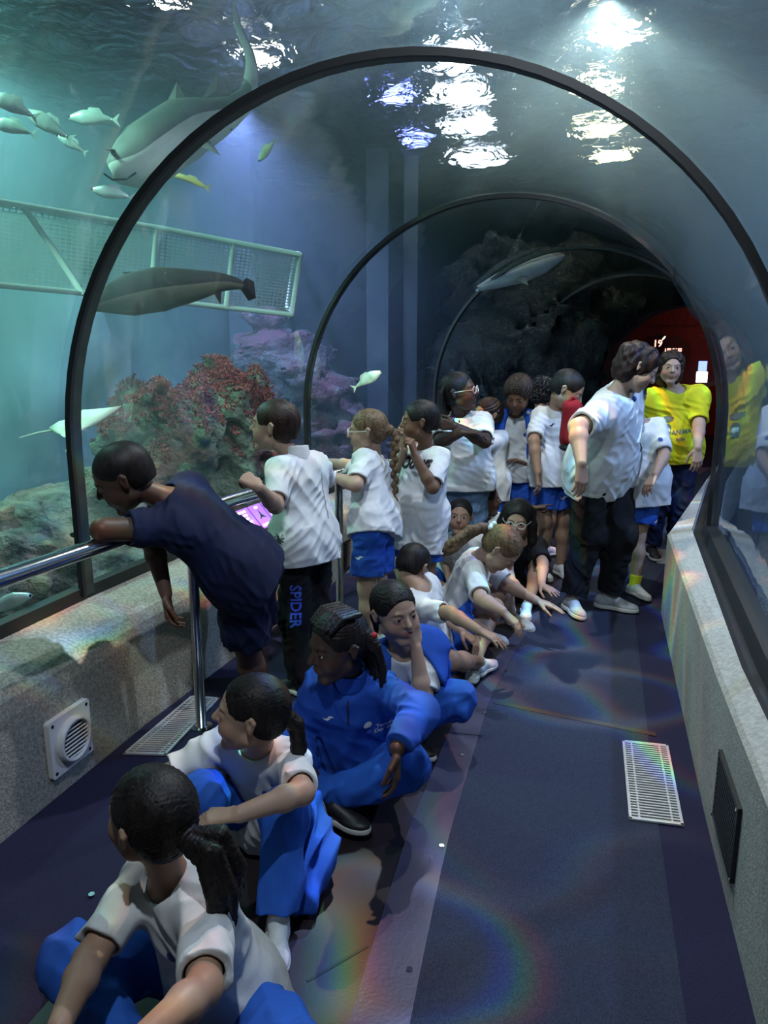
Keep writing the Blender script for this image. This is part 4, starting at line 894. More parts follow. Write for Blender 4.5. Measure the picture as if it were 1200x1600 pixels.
# net frame ---------------------------------------------------------------
M['pipe'] = pmat('white_pipe', (.42, .50, .50), None, rough=.5); M['net'] = pmat('pale_netting', (.30, .40, .38), None, rough=.8)
nf = empty('net_frame', tuple(R3(230, 400, 4.9)), 'white framed net enclosure hanging under the surface', 'net')
a = R3(-60, 305, 4.2); b = R3(470, 398, 5.6); c = R3(455, 492, 5.6); d = R3(-60, 440, 4.2); mpt = R3(10, 330, 4.2)
back = np.array([-.15, .9, .12])
mb = MB(); r_ = .018
for p, q in ((a, b), (b, c), (c, d), (d, a), (a+(b-a)*.5, d+(c-d)*.5), (a+back, b+back), (b, b+back), (c, c+back), (c+back, b+back), (a+(b-a)*.14, d+(c-d)*.3), (a+(b-a)*.75, d+(c-d)*.75)):
    mb.tube([p, (p+q)/2+np.array([0, 0, .01]), q], r_, 8)
mb.build('frame', M['pipe'], nf, True)
mb = MB(); nn = nrm(np.cross(b-a, d-a))
def strip(p, q, w_=.0035):
    t = nrm(q-p); s_ = nrm(np.cross(t, nn))*w_; return mb.add([p-s_, p+s_, q+s_, q-s_, p-s_+nn*w_, p+s_+nn*w_, q+s_+nn*w_, q-s_+nn*w_], [(0, 1, 2, 3), (4, 5, 6, 7), (0, 1, 5, 4), (2, 3, 7, 6)])
for k in range(1, 64): t = k/64; strip(a+(b-a)*t, d+(c-d)*t)
for k in range(1, 20): t = k/20; strip(a+(d-a)*t, b+(c-b)*t)
for k in range(1, 16): t = k/16; strip(a+(b-a)*t*1.0+back, a+(b-a)*t)
mb.build('netting', M['net'], nf)
# fish --------------------------------------------------------------------
def fishmesh(path, widths, heights, mat, label, cat, name='fish', fins=(), res=.012, up=None, group=None, belly=None, eye=True, gills=False):
    """body along path (head first); fins = list of outlines [(point...), thickness, name]"""
    path = [np.array(p, float) for p in path]; e = empty(name, tuple(path[len(path)//2]), label, cat, group); upv = UP3 if up is None else nrm(up); n = len(path); K = 16; v = []; f = []; PP = smoothpoly3(path, 6); L = len(PP)
    W = np.interp(np.linspace(0, n-1, L), range(n), widths); Hh = np.interp(np.linspace(0, n-1, L), range(n), heights)
    col = []
    for i, p in enumerate(PP):
        t = nrm(PP[min(i+1, L-1)]-PP[max(i-1, 0)]); s_ = nrm(np.cross(t, upv)); u = np.cross(s_, t)
        for k in range(K):
            q_ = 2*math.pi*k/K; v.append(p+s_*math.cos(q_)*W[i]+u*math.sin(q_)*Hh[i]); col.append(math.sin(q_))
    for i in range(L-1):
        for k in range(K): f.append((i*K+k, i*K+(k+1) % K, (i+1)*K+(k+1) % K, (i+1)*K+k))
    f += [tuple(range(K)), tuple((L-1)*K+k for k in range(K))[::-1]]
    m1, m2 = mat if isinstance(mat, tuple) else (mat, mat)
    bo = meshobj('body', v, f, m1, e, True)
    if m2 is not m1:
        bo.data.materials.append(m2)
        for pi, poly in enumerate(bo.data.polygons):
            if pi < (L-1)*K:
                k = pi % K
                if math.sin(2*math.pi*(k+.5)/K) < -.1: poly.material_index = 1
    for pts, th, nm in fins:
        pts = [np.array(p, float) for p in pts]; nz = nrm(np.cross(pts[1]-pts[0], pts[-1]-pts[0])); cn = sum(pts)/len(pts); k = len(pts)
        v = [p for p in pts]+[cn+nz*th, cn-nz*th]; f = []
        for j in range(k): f += [(j, (j+1) % k, k), ((j+1) % k, j, k+1)]
        meshobj(nm, v, f, m1, e)
    if eye:
        t = nrm(PP[1]-PP[0]); s_ = nrm(np.cross(t, upv)); iq = max(2, int(L*.10)); p = PP[iq]
        for sg in (-1, 1):
            c_ = p+s_*sg*W[iq]*.86+upv*Hh[iq]*.30; r = max(.006, Hh[iq]*.10); mb = MB(); mb.tube([c_-s_*sg*r*.3, c_+s_*sg*r*.6], [r, r*.6], 10); mb.build('eye', M['ink'], e, True)
    if gills:
        pass
    return e, PP, W, Hh
UP3 = np.array([0, 0, 1.])
def smoothpoly3(p, n): return smoothpoly(p, n)
M['ink'] = pmat('black_eye', (.01, .01, .01), None, rough=.2)
M['shark_top'] = pmat('shark_grey_back', (.12, .15, .15), (.18, .21, .20), 8, .6); M['shark_bel'] = pmat('shark_pale_belly', (.45, .55, .50), (.60, .68, .62), 5, .6)
M['fishdark'] = pmat('dark_fish_skin', (.004, .004, .0035), (.010, .009, .008), 6, .85); M['fishbel'] = pmat('fish_olive_belly', (.06, .065, .04), (.09, .09, .06), 6, .5)
M['silver'] = pmat('silver_fish_skin', (.42, .60, .58), (.62, .78, .75), 14, .3, metal=.3); M['ray'] = pmat('pale_ray_skin', (.50, .58, .48), (.66, .74, .62), 6, .6); M['greenfish'] = pmat('green_fish_skin', (.30, .42, .25), (.55, .62, .40), 16, .5); M['goldfin'] = pmat('golden_skin', (.55, .42, .16), (.7, .55, .25), 9, .5)
# big shark over the left arch
Hd_ = R3(172, 268, 3.9); p1_ = R3(225, 245, 4.0); p2_ = R3(285, 205, 4.15); p3_ = R3(345, 182, 4.3); p4_ = R3(385, 150, 4.45); p5_ = R3(392, 95, 4.5); p6_ = R3(372, 40, 4.5); p7_ = R3(366, 5, 4.5)
e, PP, W_, H_ = fishmesh([Hd_, R3(190, 262, 3.92), p1_, p2_, p3_, p4_, p5_, p6_, p7_], [.05, .10, .17, .17, .11, .055, .03, .02, .008], [.04, .09, .15, .15, .09, .05, .03, .02, .008], (M['shark_top'], M['shark_bel']), 'large grey shark with pale belly swimming above the left arch', 'shark', 'shark',
    fins=[([R3(250, 182, 4.12), R3(298, 166, 4.15), R3(276, 128, 4.14)], .01, 'dorsal_fin'), ([R3(312, 160, 4.22), R3(362, 152, 4.3), R3(340, 112, 4.26)], .01, 'dorsal_fin'),
          ([R3(170, 235, 3.95), R3(205, 238, 3.98), R3(160, 232, 3.75)], .01, 'pectoral_fin'), ([R3(305, 225, 4.0), R3(325, 215, 4.1), R3(345, 243, 3.95)], .01, 'pelvic_fin'), ([R3(352, 195, 4.3), R3(368, 180, 4.35), R3(362, 205, 4.25)], .008, 'anal_fin')], up=(.1, .30, .93))
tag(e, None); mb = MB()
c_ = R3(188, 268, 3.80)
mb.tube([R3(163, 272, 3.81), R3(176, 281, 3.77), R3(198, 280, 3.80), R3(212, 270, 3.86)], .005, 8); mb.build('mouth', M['ink'], e, True)
# dark fish by the first arch
e, *_ = fishmesh([R3(138, 478, 3.9), R3(160, 472, 3.95), R3(200, 462, 4.0), R3(250, 452, 4.05), R3(300, 446, 4.1), R3(345, 441, 4.15), R3(380, 445, 4.2)], [.02, .05, .09, .10, .08, .05, .015], [.02, .055, .105, .115, .085, .05, .02], (M['fishdark'], M['fishbel']), 'dark thick-bodied fish crossing behind the first arch', 'fish', 'fish',
    fins=[([R3(372, 446, 4.2), R3(385, 434, 4.2), R3(397, 440, 4.21), R3(400, 466, 4.22), R3(388, 470, 4.22)], .01, 'tail_fin'), ([R3(330, 452, 4.13), R3(346, 450, 4.14), R3(345, 476, 4.12)], .008, 'anal_fin'), ([R3(190, 425, 4.0), R3(300, 422, 4.1), R3(330, 434, 4.12), R3(215, 440, 4.0)], .01, 'dorsal_fin')])
def small(px, py, Y, L, ang, label, mat='silver', grp=None, hgt=.15, dy=0):
    c_ = R3(px, py, Y); a_ = math.radians(ang); dv = np.array([math.cos(a_), dy, math.sin(a_)]); dv = nrm(dv); u = nrm(np.cross(np.cross(dv, UP3), dv)); T_ = lambda s_, t_: c_+dv*s_*L+u*t_*L
    return fishmesh([T_(.5, 0), T_(.42, .01), T_(.2, .02), T_(0, .02), T_(-.25, .01), T_(-.38, 0)], [.008*L, .05*L, .075*L, .07*L, .04*L, .012*L], [.01*L, .07*L, hgt*L, hgt*.95*L, .07*L, .03*L], M[mat], label, 'fish', 'small_fish',
        fins=[([T_(-.36, .0), T_(-.54, .13), T_(-.47, .0), T_(-.54, -.13)], .006*L, 'tail_fin'), ([T_(.15, hgt-.02), T_(-.2, hgt*.7), T_(-.12, hgt+.06), T_(.08, hgt+.07)], .006*L, 'dorsal_fin')], res=.01, group=grp)
for px, py, Y, L, an, lb in ((20, 166, 3.4, .22, 155, 'slender silver fish at the upper left of the tank, topmost of the shoal'), (75, 196, 3.6, .24, 150, 'silver fish below and right of the topmost one in the shoal'), (112, 226, 3.7, .15, 150, 'small silver fish just left of the shark head'), (146, 186, 3.9, .24, 178, 'pale silver fish above the shark snout'), (20, 200, 3.5, .20, 165, 'silver fish lowest at the left edge of the shoal'), (176, 303, 3.7, .20, 170, 'bluish silver fish under the shark belly')):
    small(px, py, Y, L, an, lb, grp='silver fish near the shark')
small(418, 235, 4.6, .16, 230, 'little greenish fish swimming below the shark tail', 'greenfish')
small(574, 594, 5.4, .24, 30, 'mottled green fish beyond the first arch', 'greenfish', hgt=.17)
small(298, 283, 4.4, .22, 160, 'small golden brown fish just right of the first arch, under the shark', 'goldfin', hgt=.07)
small(10, 945, 2.7, .22, 20, 'pale fish resting low at the bottom of the left glass', 'silver')
# ray
rc_ = R3(132, 655, 4.2); e = empty('ray_fish', tuple(rc_), 'pale ray gliding beside the first arch', 'ray')
out_ = [R3(76, 668, 4.15), R3(92, 658, 4.18), R3(108, 656, 4.2), R3(114, 648, 4.22), R3(130, 640, 4.25), R3(160, 638, 4.3), R3(190, 634, 4.35), R3(170, 652, 4.3), R3(150, 664, 4.25), R3(138, 668, 4.2), R3(126, 672, 4.15), R3(116, 684, 4.05), R3(102, 708, 3.95), R3(106, 686, 4.05), R3(94, 680, 4.1), R3(84, 676, 4.12)]
cn = sum(out_)/len(out_); k = len(out_); th_ = np.array([0, .035, .02]); v = [p for p in out_]+[cn+(p-cn)*.6+th_ for p in out_]+[cn+(p-cn)*.6-th_ for p in out_]+[cn+th_*1.3, cn-th_*1.3]
f = []
for j in range(k):
    j2 = (j+1) % k; f += [(j, j2, k+j2, k+j), (j2, j, 2*k+j, 2*k+j2), (k+j, k+j2, 3*k), (2*k+j2, 2*k+j, 3*k+1)]
meshobj('body', v, f, M['ray'], e, True); MB().tube([R3(86, 672, 4.15), R3(60, 676, 4.2), R3(30, 684, 4.2)], [.008, .005, .002], 8).build('tail', M['ray'], e, True)
# shark shape lying over the third panel
fishmesh([R3(745, 452, 6.9), R3(775, 440, 7.0), R3(815, 425, 7.1), R3(850, 412, 7.2), R3(880, 400, 7.3)], [.03, .08, .14, .12, .03], [.02, .06, .09, .08, .02], (M['shark_top'], M['shark_bel']), 'dark flat-bodied shark passing over the third arch', 'shark', 'shark',
    fins=[([R3(800, 434, 7.0), R3(820, 425, 7.05), R3(825, 446, 6.9)], .01, 'pectoral_fin')], up=(0, .4, .9))
# red room fittings
M['lit19'] = pmat('lit_white_letters', (.9, .8, .75), emit=((1, .50, .40), 1.6)); M['disc_red'] = pmat('dark_red_sign', (.10, .012, .012), None, rough=.5)
def sign(txt, px, py, size, label, extra_txt=None):
    pl = off(I1, 0, 0)+d3*(.5+D_-.06); r0 = ray(px, py); t_ = np.dot(pl-CO, d3)/np.dot(r0, d3); c_ = CO+r0*t_; e = empty('round_sign', tuple(c_), label, 'sign'); u = n3
    return e, c_, u
e, c_, u_ = sign('19', 1028, 537, .16, 'round dark red sign numbered 19 above the woman in white')
def letters(txt, size, c_, mat, e, nm='lettering', bold=.004):
    mb = MB()
    for p in text_polys(txt, size, bold): mb.add([c_+u_*x+UPZ*y-d3*.012 for x, y in p], [tuple(range(len(p)))])
    return mb.build(nm, mat, e)
MB().quadprism([c_+u_*x+UPZ*y for x, y in circ(.20, 32)], -d3, .01).build('disc', M['disc_red'], e); letters('19', .19, c_, M['lit19'], e)
e, c_, u_ = sign('', 1052, 551, .16, 'large round dark red sign with lit lettering above the woman in yellow')
MB().quadprism([c_+u_*x+UPZ*y for x, y in circ(.33, 40)], -d3, .01).build('disc', M['disc_red'], e); letters('LES ILLES', .085, c_+UPZ*.05, M['lit19'], e); letters('MEDES', .085, c_-UPZ*.06, M['lit19'], e)
sp_ = c_-d3*.5+UPZ*.30-u_*.13; e = empty('spotlight', tuple(sp_), 'small ceiling spotlight glowing over the round signs', 'lamp')
MB().tube([sp_+UPZ*.22, sp_+UPZ*.02], .012, 8).build('stem', M['black'], e); MB().tube([sp_+UPZ*.03-u_*.03, sp_-UPZ*.02+u_*.05], [.045, .05], 16).build('housing', M['black'], e, True)
M['bulb'] = pmat('glowing_lamp', (.9, .7, .5), emit=((1, .62, .35), 5)); MB().tube([sp_-UPZ*.021+u_*.052, sp_-UPZ*.024+u_*.056], .046, 16).build('lens', M['bulb'], e, True)
MB().tube([rp3(L_+.2, D_-1.2, 2.25), rp3(R_-.2, D_-1.2, 2.25)], .015, 8); tag(MB().tube([rp3(L_+.2, D_-.3, 2.2), rp3(R_-.2, D_-.3, 2.2)], .012, 8).build('lighting_track', M['redwall']), 'thin rail high on the red wall of the far room', 'rail')
M['screen'] = pmat('bright_screen', (.8, .8, .9), emit=((.85, .80, 1.0), 3.2)); M['screen_blue'] = pmat('blue_screen', (.1, .2, .8), emit=((.25, .35, 1.0), 1.6))
q0 = aty(1097, 583, 11.5); e = empty('display_screen', tuple(q0), 'bright display screen glimpsed beside the right edge of the portal', 'screen')
MB().box(q0-UPZ*.06, (.16, .02, .16), n3, d3, UPZ).build('picture', M['screen'], e); MB().box(q0+UPZ*.10, (.12, .02, .16), n3, d3, UPZ).build('upper_picture', M['screen_blue'], e)
# ------------------------------------------------------------------ the visitors
A_ = np.array
def pz(px, Y, z): r = ray(px, 0); d_ = Y*math.cos(PITCH)-(z-CAMH)*math.sin(PITCH); return A_([(px-600)/FPX*d_, Y, z])
def cross_legs(pel, yaw, H, zk=.11, spread=.74, depth=.16):
    f = ydir(yaw); r = nrm(np.cross(f, UPZ)); out = []
    for s in (-1, 1):
        h = pel+r*s*.055*H; v = nrm(f*.66+r*s*spread+UPZ*((zk*H-pel[2])/(.235*H)))*.235*H; k = h+v; a = pel+f*depth*H*1.25+f*(.03*H if s > 0 else .0)-r*s*.055*H; a = A_([a[0], a[1], .045*H]); a = k+nrm(a-k)*.22*H; a[2] = max(a[2], .04*H); out.append((k, a, -r*s+f*.25))
    return out
def knees_up(pel, yaw, H, apart=.07, far=.27, zk=.25):
    f = ydir(yaw); r = nrm(np.cross(f, UPZ)); out = []
    for s in (-1, 1):
        a = pel+f*far*H+r*s*apart*.6*H; a = A_([a[0], a[1], .055*H]); h = pel+r*s*.055*H; mid = (h+a)/2; L_ = np.linalg.norm(a-h); hh = math.sqrt(max((.232*H)**2-(L_/2)**2, 0)); k = mid+nrm(UPZ+f*.35+r*s*.25)*hh; out.append((k, a, f+UPZ*0.0))
    return out
def chainhair(S_, T, h, pts, radii, k=.03):
    P_ = [T(*p) for p in pts]
    for a, b, r1, r2 in zip(P_, P_[1:], radii, radii[1:]): S_.add(Cone(a, b, r1*h, r2*h, k*h))
def wchain(S_, P_, radii, k=.01):
    for a, b, r1, r2 in zip(P_, P_[1:], radii, radii[1:]): S_.add(Cone(A_(a), A_(b), r1, r2, k))
def glasses(c, mat='clear'):
    T = c['T']; h = c['h']; g = MB()
    for sx in (-1, 1):
        pts = [T(sx*.145+.105*math.cos(a), .455-.10*abs(sx*.145+.105*math.cos(a)), .01+.085*math.sin(a)) for a in [2*math.pi*k/24 for k in range(25)]]; g.tube(pts, .0022, 6, False)
        g.tube([T(sx*.25, .43, .03), T(sx*.36, .2, .035), T(sx*.37, -.02, .03)], .0018, 6)
    g.tube([T(-.045, .47, .02), T(0, .475, .035), T(.045, .47, .02)], .0018, 6); g.build('glasses', M[mat], c['E'], True)
def vest(c, mat='bluejkt', front=.075, name='jacket', long=.0):
    """jacket worn open or thrown over the shoulders, front left open"""
    S_ = Shape(); s = c['s']; b = c['b']; g = .030*s/1.35
    for a, q, r1, r2 in c['TP']: S_.add(Cone(a, q, r1+g, r2+g, .05*s))
    for sh, A in ((c['SL'], c['AL']), (c['SR'], c['AR'])):
        if A is not None: S_.add(Cone(sh, sh+(A[0]-sh)*.9, .036*s*b+g*.9, .034*s+g*1.3, .03*s, cuts=[(sh+(A[0]-sh)*.85, A[0]-sh)]))
    S_.sub(Ell(c['N']-c['sp']*.16*s+c['fT']*.13*s, (front*s, .16*s, .26*s), A_([c['rT'], c['fT'], c['sp']]), .02), Cone(c['N']+c['sp']*0, c['N']+c['sp']*.2*s, .042*s, .07*s, .005))
    S_.post.append((c['P']+c['sp']*(.02-long)*s, -c['sp'])); sd = c['seed']
    S_.disp = lambda P: fold(P, .012*s/1.35, .09, sd+9, tuple(c['sp']))
    V, Fq = S_.mesh(c['res']); return fastmesh(name, V, Fq, M[mat], c['E']), S_
def collar(c, mat):
    S_ = Shape(); s = c['s']; N_ = c['N']; nd = c['sp']*.7+c['F'][2]*.3; S_.add(Cone(N_-nd*.01*s, N_+nd*.028*s, .045*s, .040*s, .01, cuts=[(N_+nd*.03*s, nd)])); S_.sub(Cone(N_-nd*.03*s, N_+nd*.09*s, .038*s, .036*s, .002)); V, Fq = S_.mesh(.0035); fastmesh('collar', V, Fq, M[mat], c['E'])
NOLEG = None
# 1 girl seated nearest
H = 1.27; p = A_([-.36, 1.44, .095]); L_, R_2 = cross_legs(p, 205, H, .15, .86)
def hf(S_, c):
    T, h = c['T'], c['h']; chainhair(S_, T, h, [(0, -.42, .05), (0, -.52, .0)], [.10, .075]); r = np.random.RandomState(2)
    for k in range(11):
        a = r.uniform(-1, 1, 3)*.06; chainhair(S_, T, h, [(a[0], -.50, .02+a[2]), (.05+a[0]*2, -.74+a[1], .02+a[2]*2), (.12+a[0]*3, -.86+a[1]*1.5, -.36+a[2]*2.4), (.16+a[0]*4.4, -.82+a[1]*2.6, -.62+a[2]*1.8+r.uniform(-.16, .10))], [.055, .070, .060, .012], .012)
def fn(c):
    mb = MB(); T = c['T']; mb.tube([T(.085*math.cos(a), -.50, .02+.085*math.sin(a)) for a in [2*math.pi*k/16 for k in range(17)]], .006, 8, False); mb.build('hair_band', M['hair_black'], c['E'], True)
person('person', 'girl with dark ponytail seated nearest at the bottom left, white T-shirt, looking left', H, p, 222, (262, 1364, -1), (234, 1268, -1), (304, 6, 0),
       ((318, 1545, -1), (215, 1630, -1), (-.5, -.4, -.6)), ((140, 1500, -1), (92, 1605, -1), (-.2, -.5, -.8)), L_, R_2, skin='olive', hair='pulled', bottom='long', bottom_mat='bluepants', res=.0035, extra=dict(hair=hf, fn=fn), hem=.07, noshoes=False, seed=4)
# 2 girl seated behind her
H = 1.26; p = A_([-.34, 2.06, .095]); L_, R_2 = knees_up(p, 196, H, .10, .24)
def hf(S_, c):
    T, h = c['T'], c['h']; chainhair(S_, T, h, [(0, -.40, .0), (.02, -.55, -.12), (.05, -.60, -.45), (.05, -.52, -.85)], [.12, .10, .10, .05])
person('person', 'girl with long dark hair hugging her knees, white T-shirt, seated behind the nearest girl', H, p, 205, (402, 1155, -1), (393, 1110, -1), (270, 4, 0),
       ((472, 1238, -1), (375, 1272, -1), (-.95, .0, -.1)), ((255, 1215, -1), (290, 1275, -1), (.6, -.6, -.2)), (A_([-.27, 1.80, .29]), A_([-.275, 1.66, .07]), A_([.12, -1, 0])), (A_([-.50, 1.84, .30]), A_([-.52, 1.74, .07]), A_([-.2, -1, 0])),
       skin='light', hair='pulled', bottom='long', bottom_mat='bluepants', res=.0035, extra=dict(hair=hf), handL=dict(curl=.5, palm=(0, 0, -1)), seed=12)
# 3 girl in the blue tracksuit
H = 1.33; p = A_([-.10, 2.42, .10]); L_, R_2 = cross_legs(p, 196, H, .16, .50)
def hf(S_, c):
    T, h = c['T'], c['h']; r = np.random.RandomState(5)
    for k in range(16):
        a = -1.9+3.8*k/15; x0, z0 = .36*math.sin(a), .36*math.cos(a)*.6+.05
        chainhair(S_, T, h, [(x0*.7, -.30, z0+.05), (x0, -.42, z0-.15), (x0*1.1, -.45, -.40+r.uniform(-.05, .05)), (x0*1.1, -.42, -.62+r.uniform(-.1, .1))], [.055, .05, .042, .03], .006)
    for k in range(7):
        x = -.27+.09*k; chainhair(S_, T, h, [(x, .26-.5*x*x, .36), (x*1.05, .02, .49), (x, -.25, .46)], [.032, .040, .04], .004)
def fn(c):
    T = c['T']; h = c['h']
    for i, (x, y, z, m_) in enumerate(((.36, -.30, -.25, 'red'), (.38, -.36, -.42, 'ink_blue2'), (.30, -.40, .15, 'yellow'), (-.30, -.40, .1, 'red'))):
        S_ = Shape(); S_.add(Cone(T(x, y, z), T(x, y-.02, z), .045*h, .045*h)); V, Fq = S_.mesh(.004); fastmesh('hair_bead', V, Fq, M[m_], c['E'])
    N_, rT, sp, fT, s = c['N'], c['rT'], c['sp'], c['fT'], c['s']
    decal('zip', [[(-.003, -.05), (.003, -.05), (.003, .05), (-.003, .05)]], N_-sp*.05*s, -rT, sp, c['Ts'], M['ink_black'], c['top'], dirn=fT, reach=.16)
    decal('printed_name', [[(x, y+.009) for x, y in q] for q in text_polys('Torre', .020, .0004)]+[[(x, y-.009) for x, y in q] for q in text_polys('Dor dal', .019, .0004)], N_-sp*.112*s-rT*.085*s, -rT, sp, c['Ts'], M['ink_white'], c['top'], dirn=fT, reach=.16, h=.01)
    decal('badge_lines', [circ(.009, 14)], N_-sp*.115*s-rT*.050*s, -rT, sp, c['Ts'], M['ink_blue2'], c['top'], dirn=fT, reach=.16, lift=.0036)
    mb = MB(); w0 = c['P']+fT*.105*s+sp*.03*s; mb.tube([w0, w0+fT*.02-UPZ*.05, w0+fT*.03-UPZ*.10+rT*.01], .004, 8); mb.tube([w0-rT*.02, w0-rT*.022+fT*.02-UPZ*.05, w0-rT*.02+fT*.03-UPZ*.08], .004, 8); mb.build('drawstring', M['bluepants'], c['E'], True)
    MB().box(T(.02, .392, -.236), (.055*h, .012*h, .016*h), *c['F']).build('teeth', M['tooth'], c['E']); collar(c, 'bluejkt')
person('person', 'girl with beaded dark braids in a royal blue tracksuit, seated cross-legged', H, p, 186, (548, 1058, -1), (527, 1003, -1), (236, -8, 0),
       ((655, 1112, -1), (620, 1170, -1), (0, -.2, -1)), ((462, 1150, 1), (480, 1200, -1), (.3, -.4, -.8)), L_, R_2, skin='deep', top='jacket', top_mat='bluejkt', hair='pulled', bottom='long', bottom_mat='bluepants', res=.0037, extra=dict(hair=hf, fn=fn), shoe='shoe_black', seed=21, handL=dict(palm=(-1, 0, 0), side=-1))
# 4 girl with her hand over her mouth
H = 1.33; p = A_([.12, 2.86, .10]); L_, R_2 = cross_legs(p, 195, H, .17, .42)
def hf(S_, c):
    T, h = c['T'], c['h']; chainhair(S_, T, h, [(0, -.42, .05), (0, -.62, -.05), (.02, -.66, -.35), (.03, -.60, -.6)], [.11, .09, .08, .04])
def fn(c): vest(c)
person('person', 'girl covering her mouth with her hand, royal blue jacket over her shoulders', H, p, 168, (628, 1010, -1), (615, 950, -1), (150, -4, -6),
       ((662, 1092, -1), (650, 1012, -1), (-.12, .10, 1)), ((580, 1100, 1), (610, 1130, -1), (.4, -.6, -.5)), L_, R_2, skin='light', hair='pulled', bottom='long', bottom_mat='bluepants', res=.0037, extra=dict(hair=hf, fn=fn), handL=dict(curl=.18, palm=(-.6, .55, .2), thumb=.3), seed=33, shoe='shoe_black')
# 5 boy leaning on the floor behind her
H = 1.25; p = A_([.22, 3.40, .10]); L_, R_2 = cross_legs(p, 115, H, .14, .6)
person('person', 'boy with short dark hair seen from behind, propping a bare arm on the floor', H, p, 110, (655, 915, -1), (645, 882, 1), (40, -35, 0),
       ((690, 960, 1), (720, 985, -1), (.6, -.3, -.4)), ((703, 958, -1), (748, 985, -1), (.8, -.5, -.25)), L_, R_2, skin='olive', hair='short', bottom='shorts', res=.005, handR=dict(curl=.25, palm=(0, 0, -1), spread=.25), seed=37)
# 6 girl bending forward with a pale hair clip
H = 1.38; p = A_([.34, 3.80, .105])
def hf(S_, c):
    T, h = c['T'], c['h']; r = np.random.RandomState(3)
    for k in range(9):
        a = r.uniform(-1, 1, 3)*.07; P0 = T(a[0], -.45, .1+a[2]); wchain(S_, [P0, P0+A_([-.06, 0, .005]), P0+A_([-.13, -.02, -.02+a[2]*.3]), P0+A_([-.20+a[1]*.4, -.05, -.07+a[2]*.5]), P0+A_([-.235+a[1]*.3, -.06, -.10+a[0]*.4])], [.016, .020, .020, .016, .006], .01)
def fn(c):
    T = c['T']; S_ = Shape(); S_.add(Cone(T(-.08, -.50, .1), T(.08, -.50, .1), .07*c['h'], .07*c['h'], .01), Cone(T(0, -.52, .02), T(0, -.52, .2), .05*c['h'], .06*c['h'], .01)); V, Fq = S_.mesh(.004); fastmesh('hair_clip', V, Fq, M['shirt'], c['E'])
person('person', 'girl with light brown ponytail and pale hair clip, bending over her crossed bare legs', H, p, 100, (748, 868, -1), (786, 856, -1), (112, -52, 0),
       ((800, 920, 1), (838, 938, -1), (.9, -.1, -.3)), ((752, 936, -1), (785, 955, -1), (.7, -.3, -.6)), ((796, 918, 1), (800, 962, 0, .06), (.5, -.8, 0)), ((772, 950, -1), (752, 985, 0, .06), (.75, -.6, 0)),
       skin='light', hair='pulled', hair_mat='hair_light', bottom='shorts', res=.0045, extra=dict(hair=hf, fn=fn), seed=44, handL=dict(curl=.1, palm=(0, 0, -1), spread=.3))
# 7 child facing the camera
H = 1.25; p = A_([.50, 4.62, .10]); L_, R_2 = cross_legs(p, 180, H)
def fn(c): decal('shirt_figure', [[(-.012, -.02), (.0, -.028), (.006, -.01), (.016, .006), (.006, .02), (-.006, .012)]], c['N']-c['sp']*.2*H+c['rT']*.05*H, -c['rT'], c['sp'], c['Ts'], M['ink_black'], c['top'], dirn=c['fT'], reach=.16)
person('person', 'child in a pale T-shirt with pulled back dark hair, seated facing the camera', H, p, 182, (720, 838, -1), (718, 804, -1), (188, 6, 3), (A_([.66, 4.55, .30]), A_([.60, 4.42, .17]), A_([-.2, -1, -.2])), (A_([.36, 4.55, .30]), A_([.40, 4.42, .17]), A_([.2, -1, -.2])), L_, R_2, skin='olive', hair='pulled', bottom='shorts', res=.006, logos=(0, 0), extra=dict(fn=fn), seed=50)
# 8 pointing child
H = 1.32; p = A_([.66, 4.84, .10]); L_, R_2 = cross_legs(p, 110, H)
person('person', 'dark-haired child seated in profile, stretching out an arm and pointing right', H, p, 110, (758, 812, -1), (757, 778, -1), (92, 2, 0), ((800, 812, 1), (830, 800, 1), (1, 0, 0)), ((796, 806, -1), (832, 794, -1), (1, .1, .12)), L_, R_2, skin='dark', hair='short', bottom='shorts', res=.006, handR=dict(curls=[.05, 1.2, 1.3, 1.3], palm=(0, 0, -1)), seed=53)
# 9 girl with long dark hair and glasses, leaning on her hand
H = 1.30; p = A_([.86, 4.52, .10]); L_, R_2 = knees_up(p, 190, H)
def hf(S_, c):
    T, h = c['T'], c['h']
    for sx in (-1, 1): chainhair(S_, T, h, [(sx*.28, -.1, .25), (sx*.40, -.05, -.15), (sx*.44, .0, -.6), (sx*.42, .08, -1.1)], [.14, .13, .12, .07], .06)
person('person', 'girl with long loose dark hair, glasses and a black top, leaning on one hand', H, p, 188, (812, 842, -1), (808, 808, -1), (196, -12, 4), ((848, 880, -1), (846, 914, -1), (.45, -.85, -.1)), ((790, 880, -1), (800, 905, -1), (0, -1, -.2)), L_, R_2, skin='light', hair='long', bottom='shorts', bottom_mat='navy', top_mat='darktop', logos=(0, 0), res=.006, extra=dict(hair=hf, fn=lambda c: glasses(c)), handL=dict(curl=.1, palm=(0, 0, -1), spread=.3), seed=58)
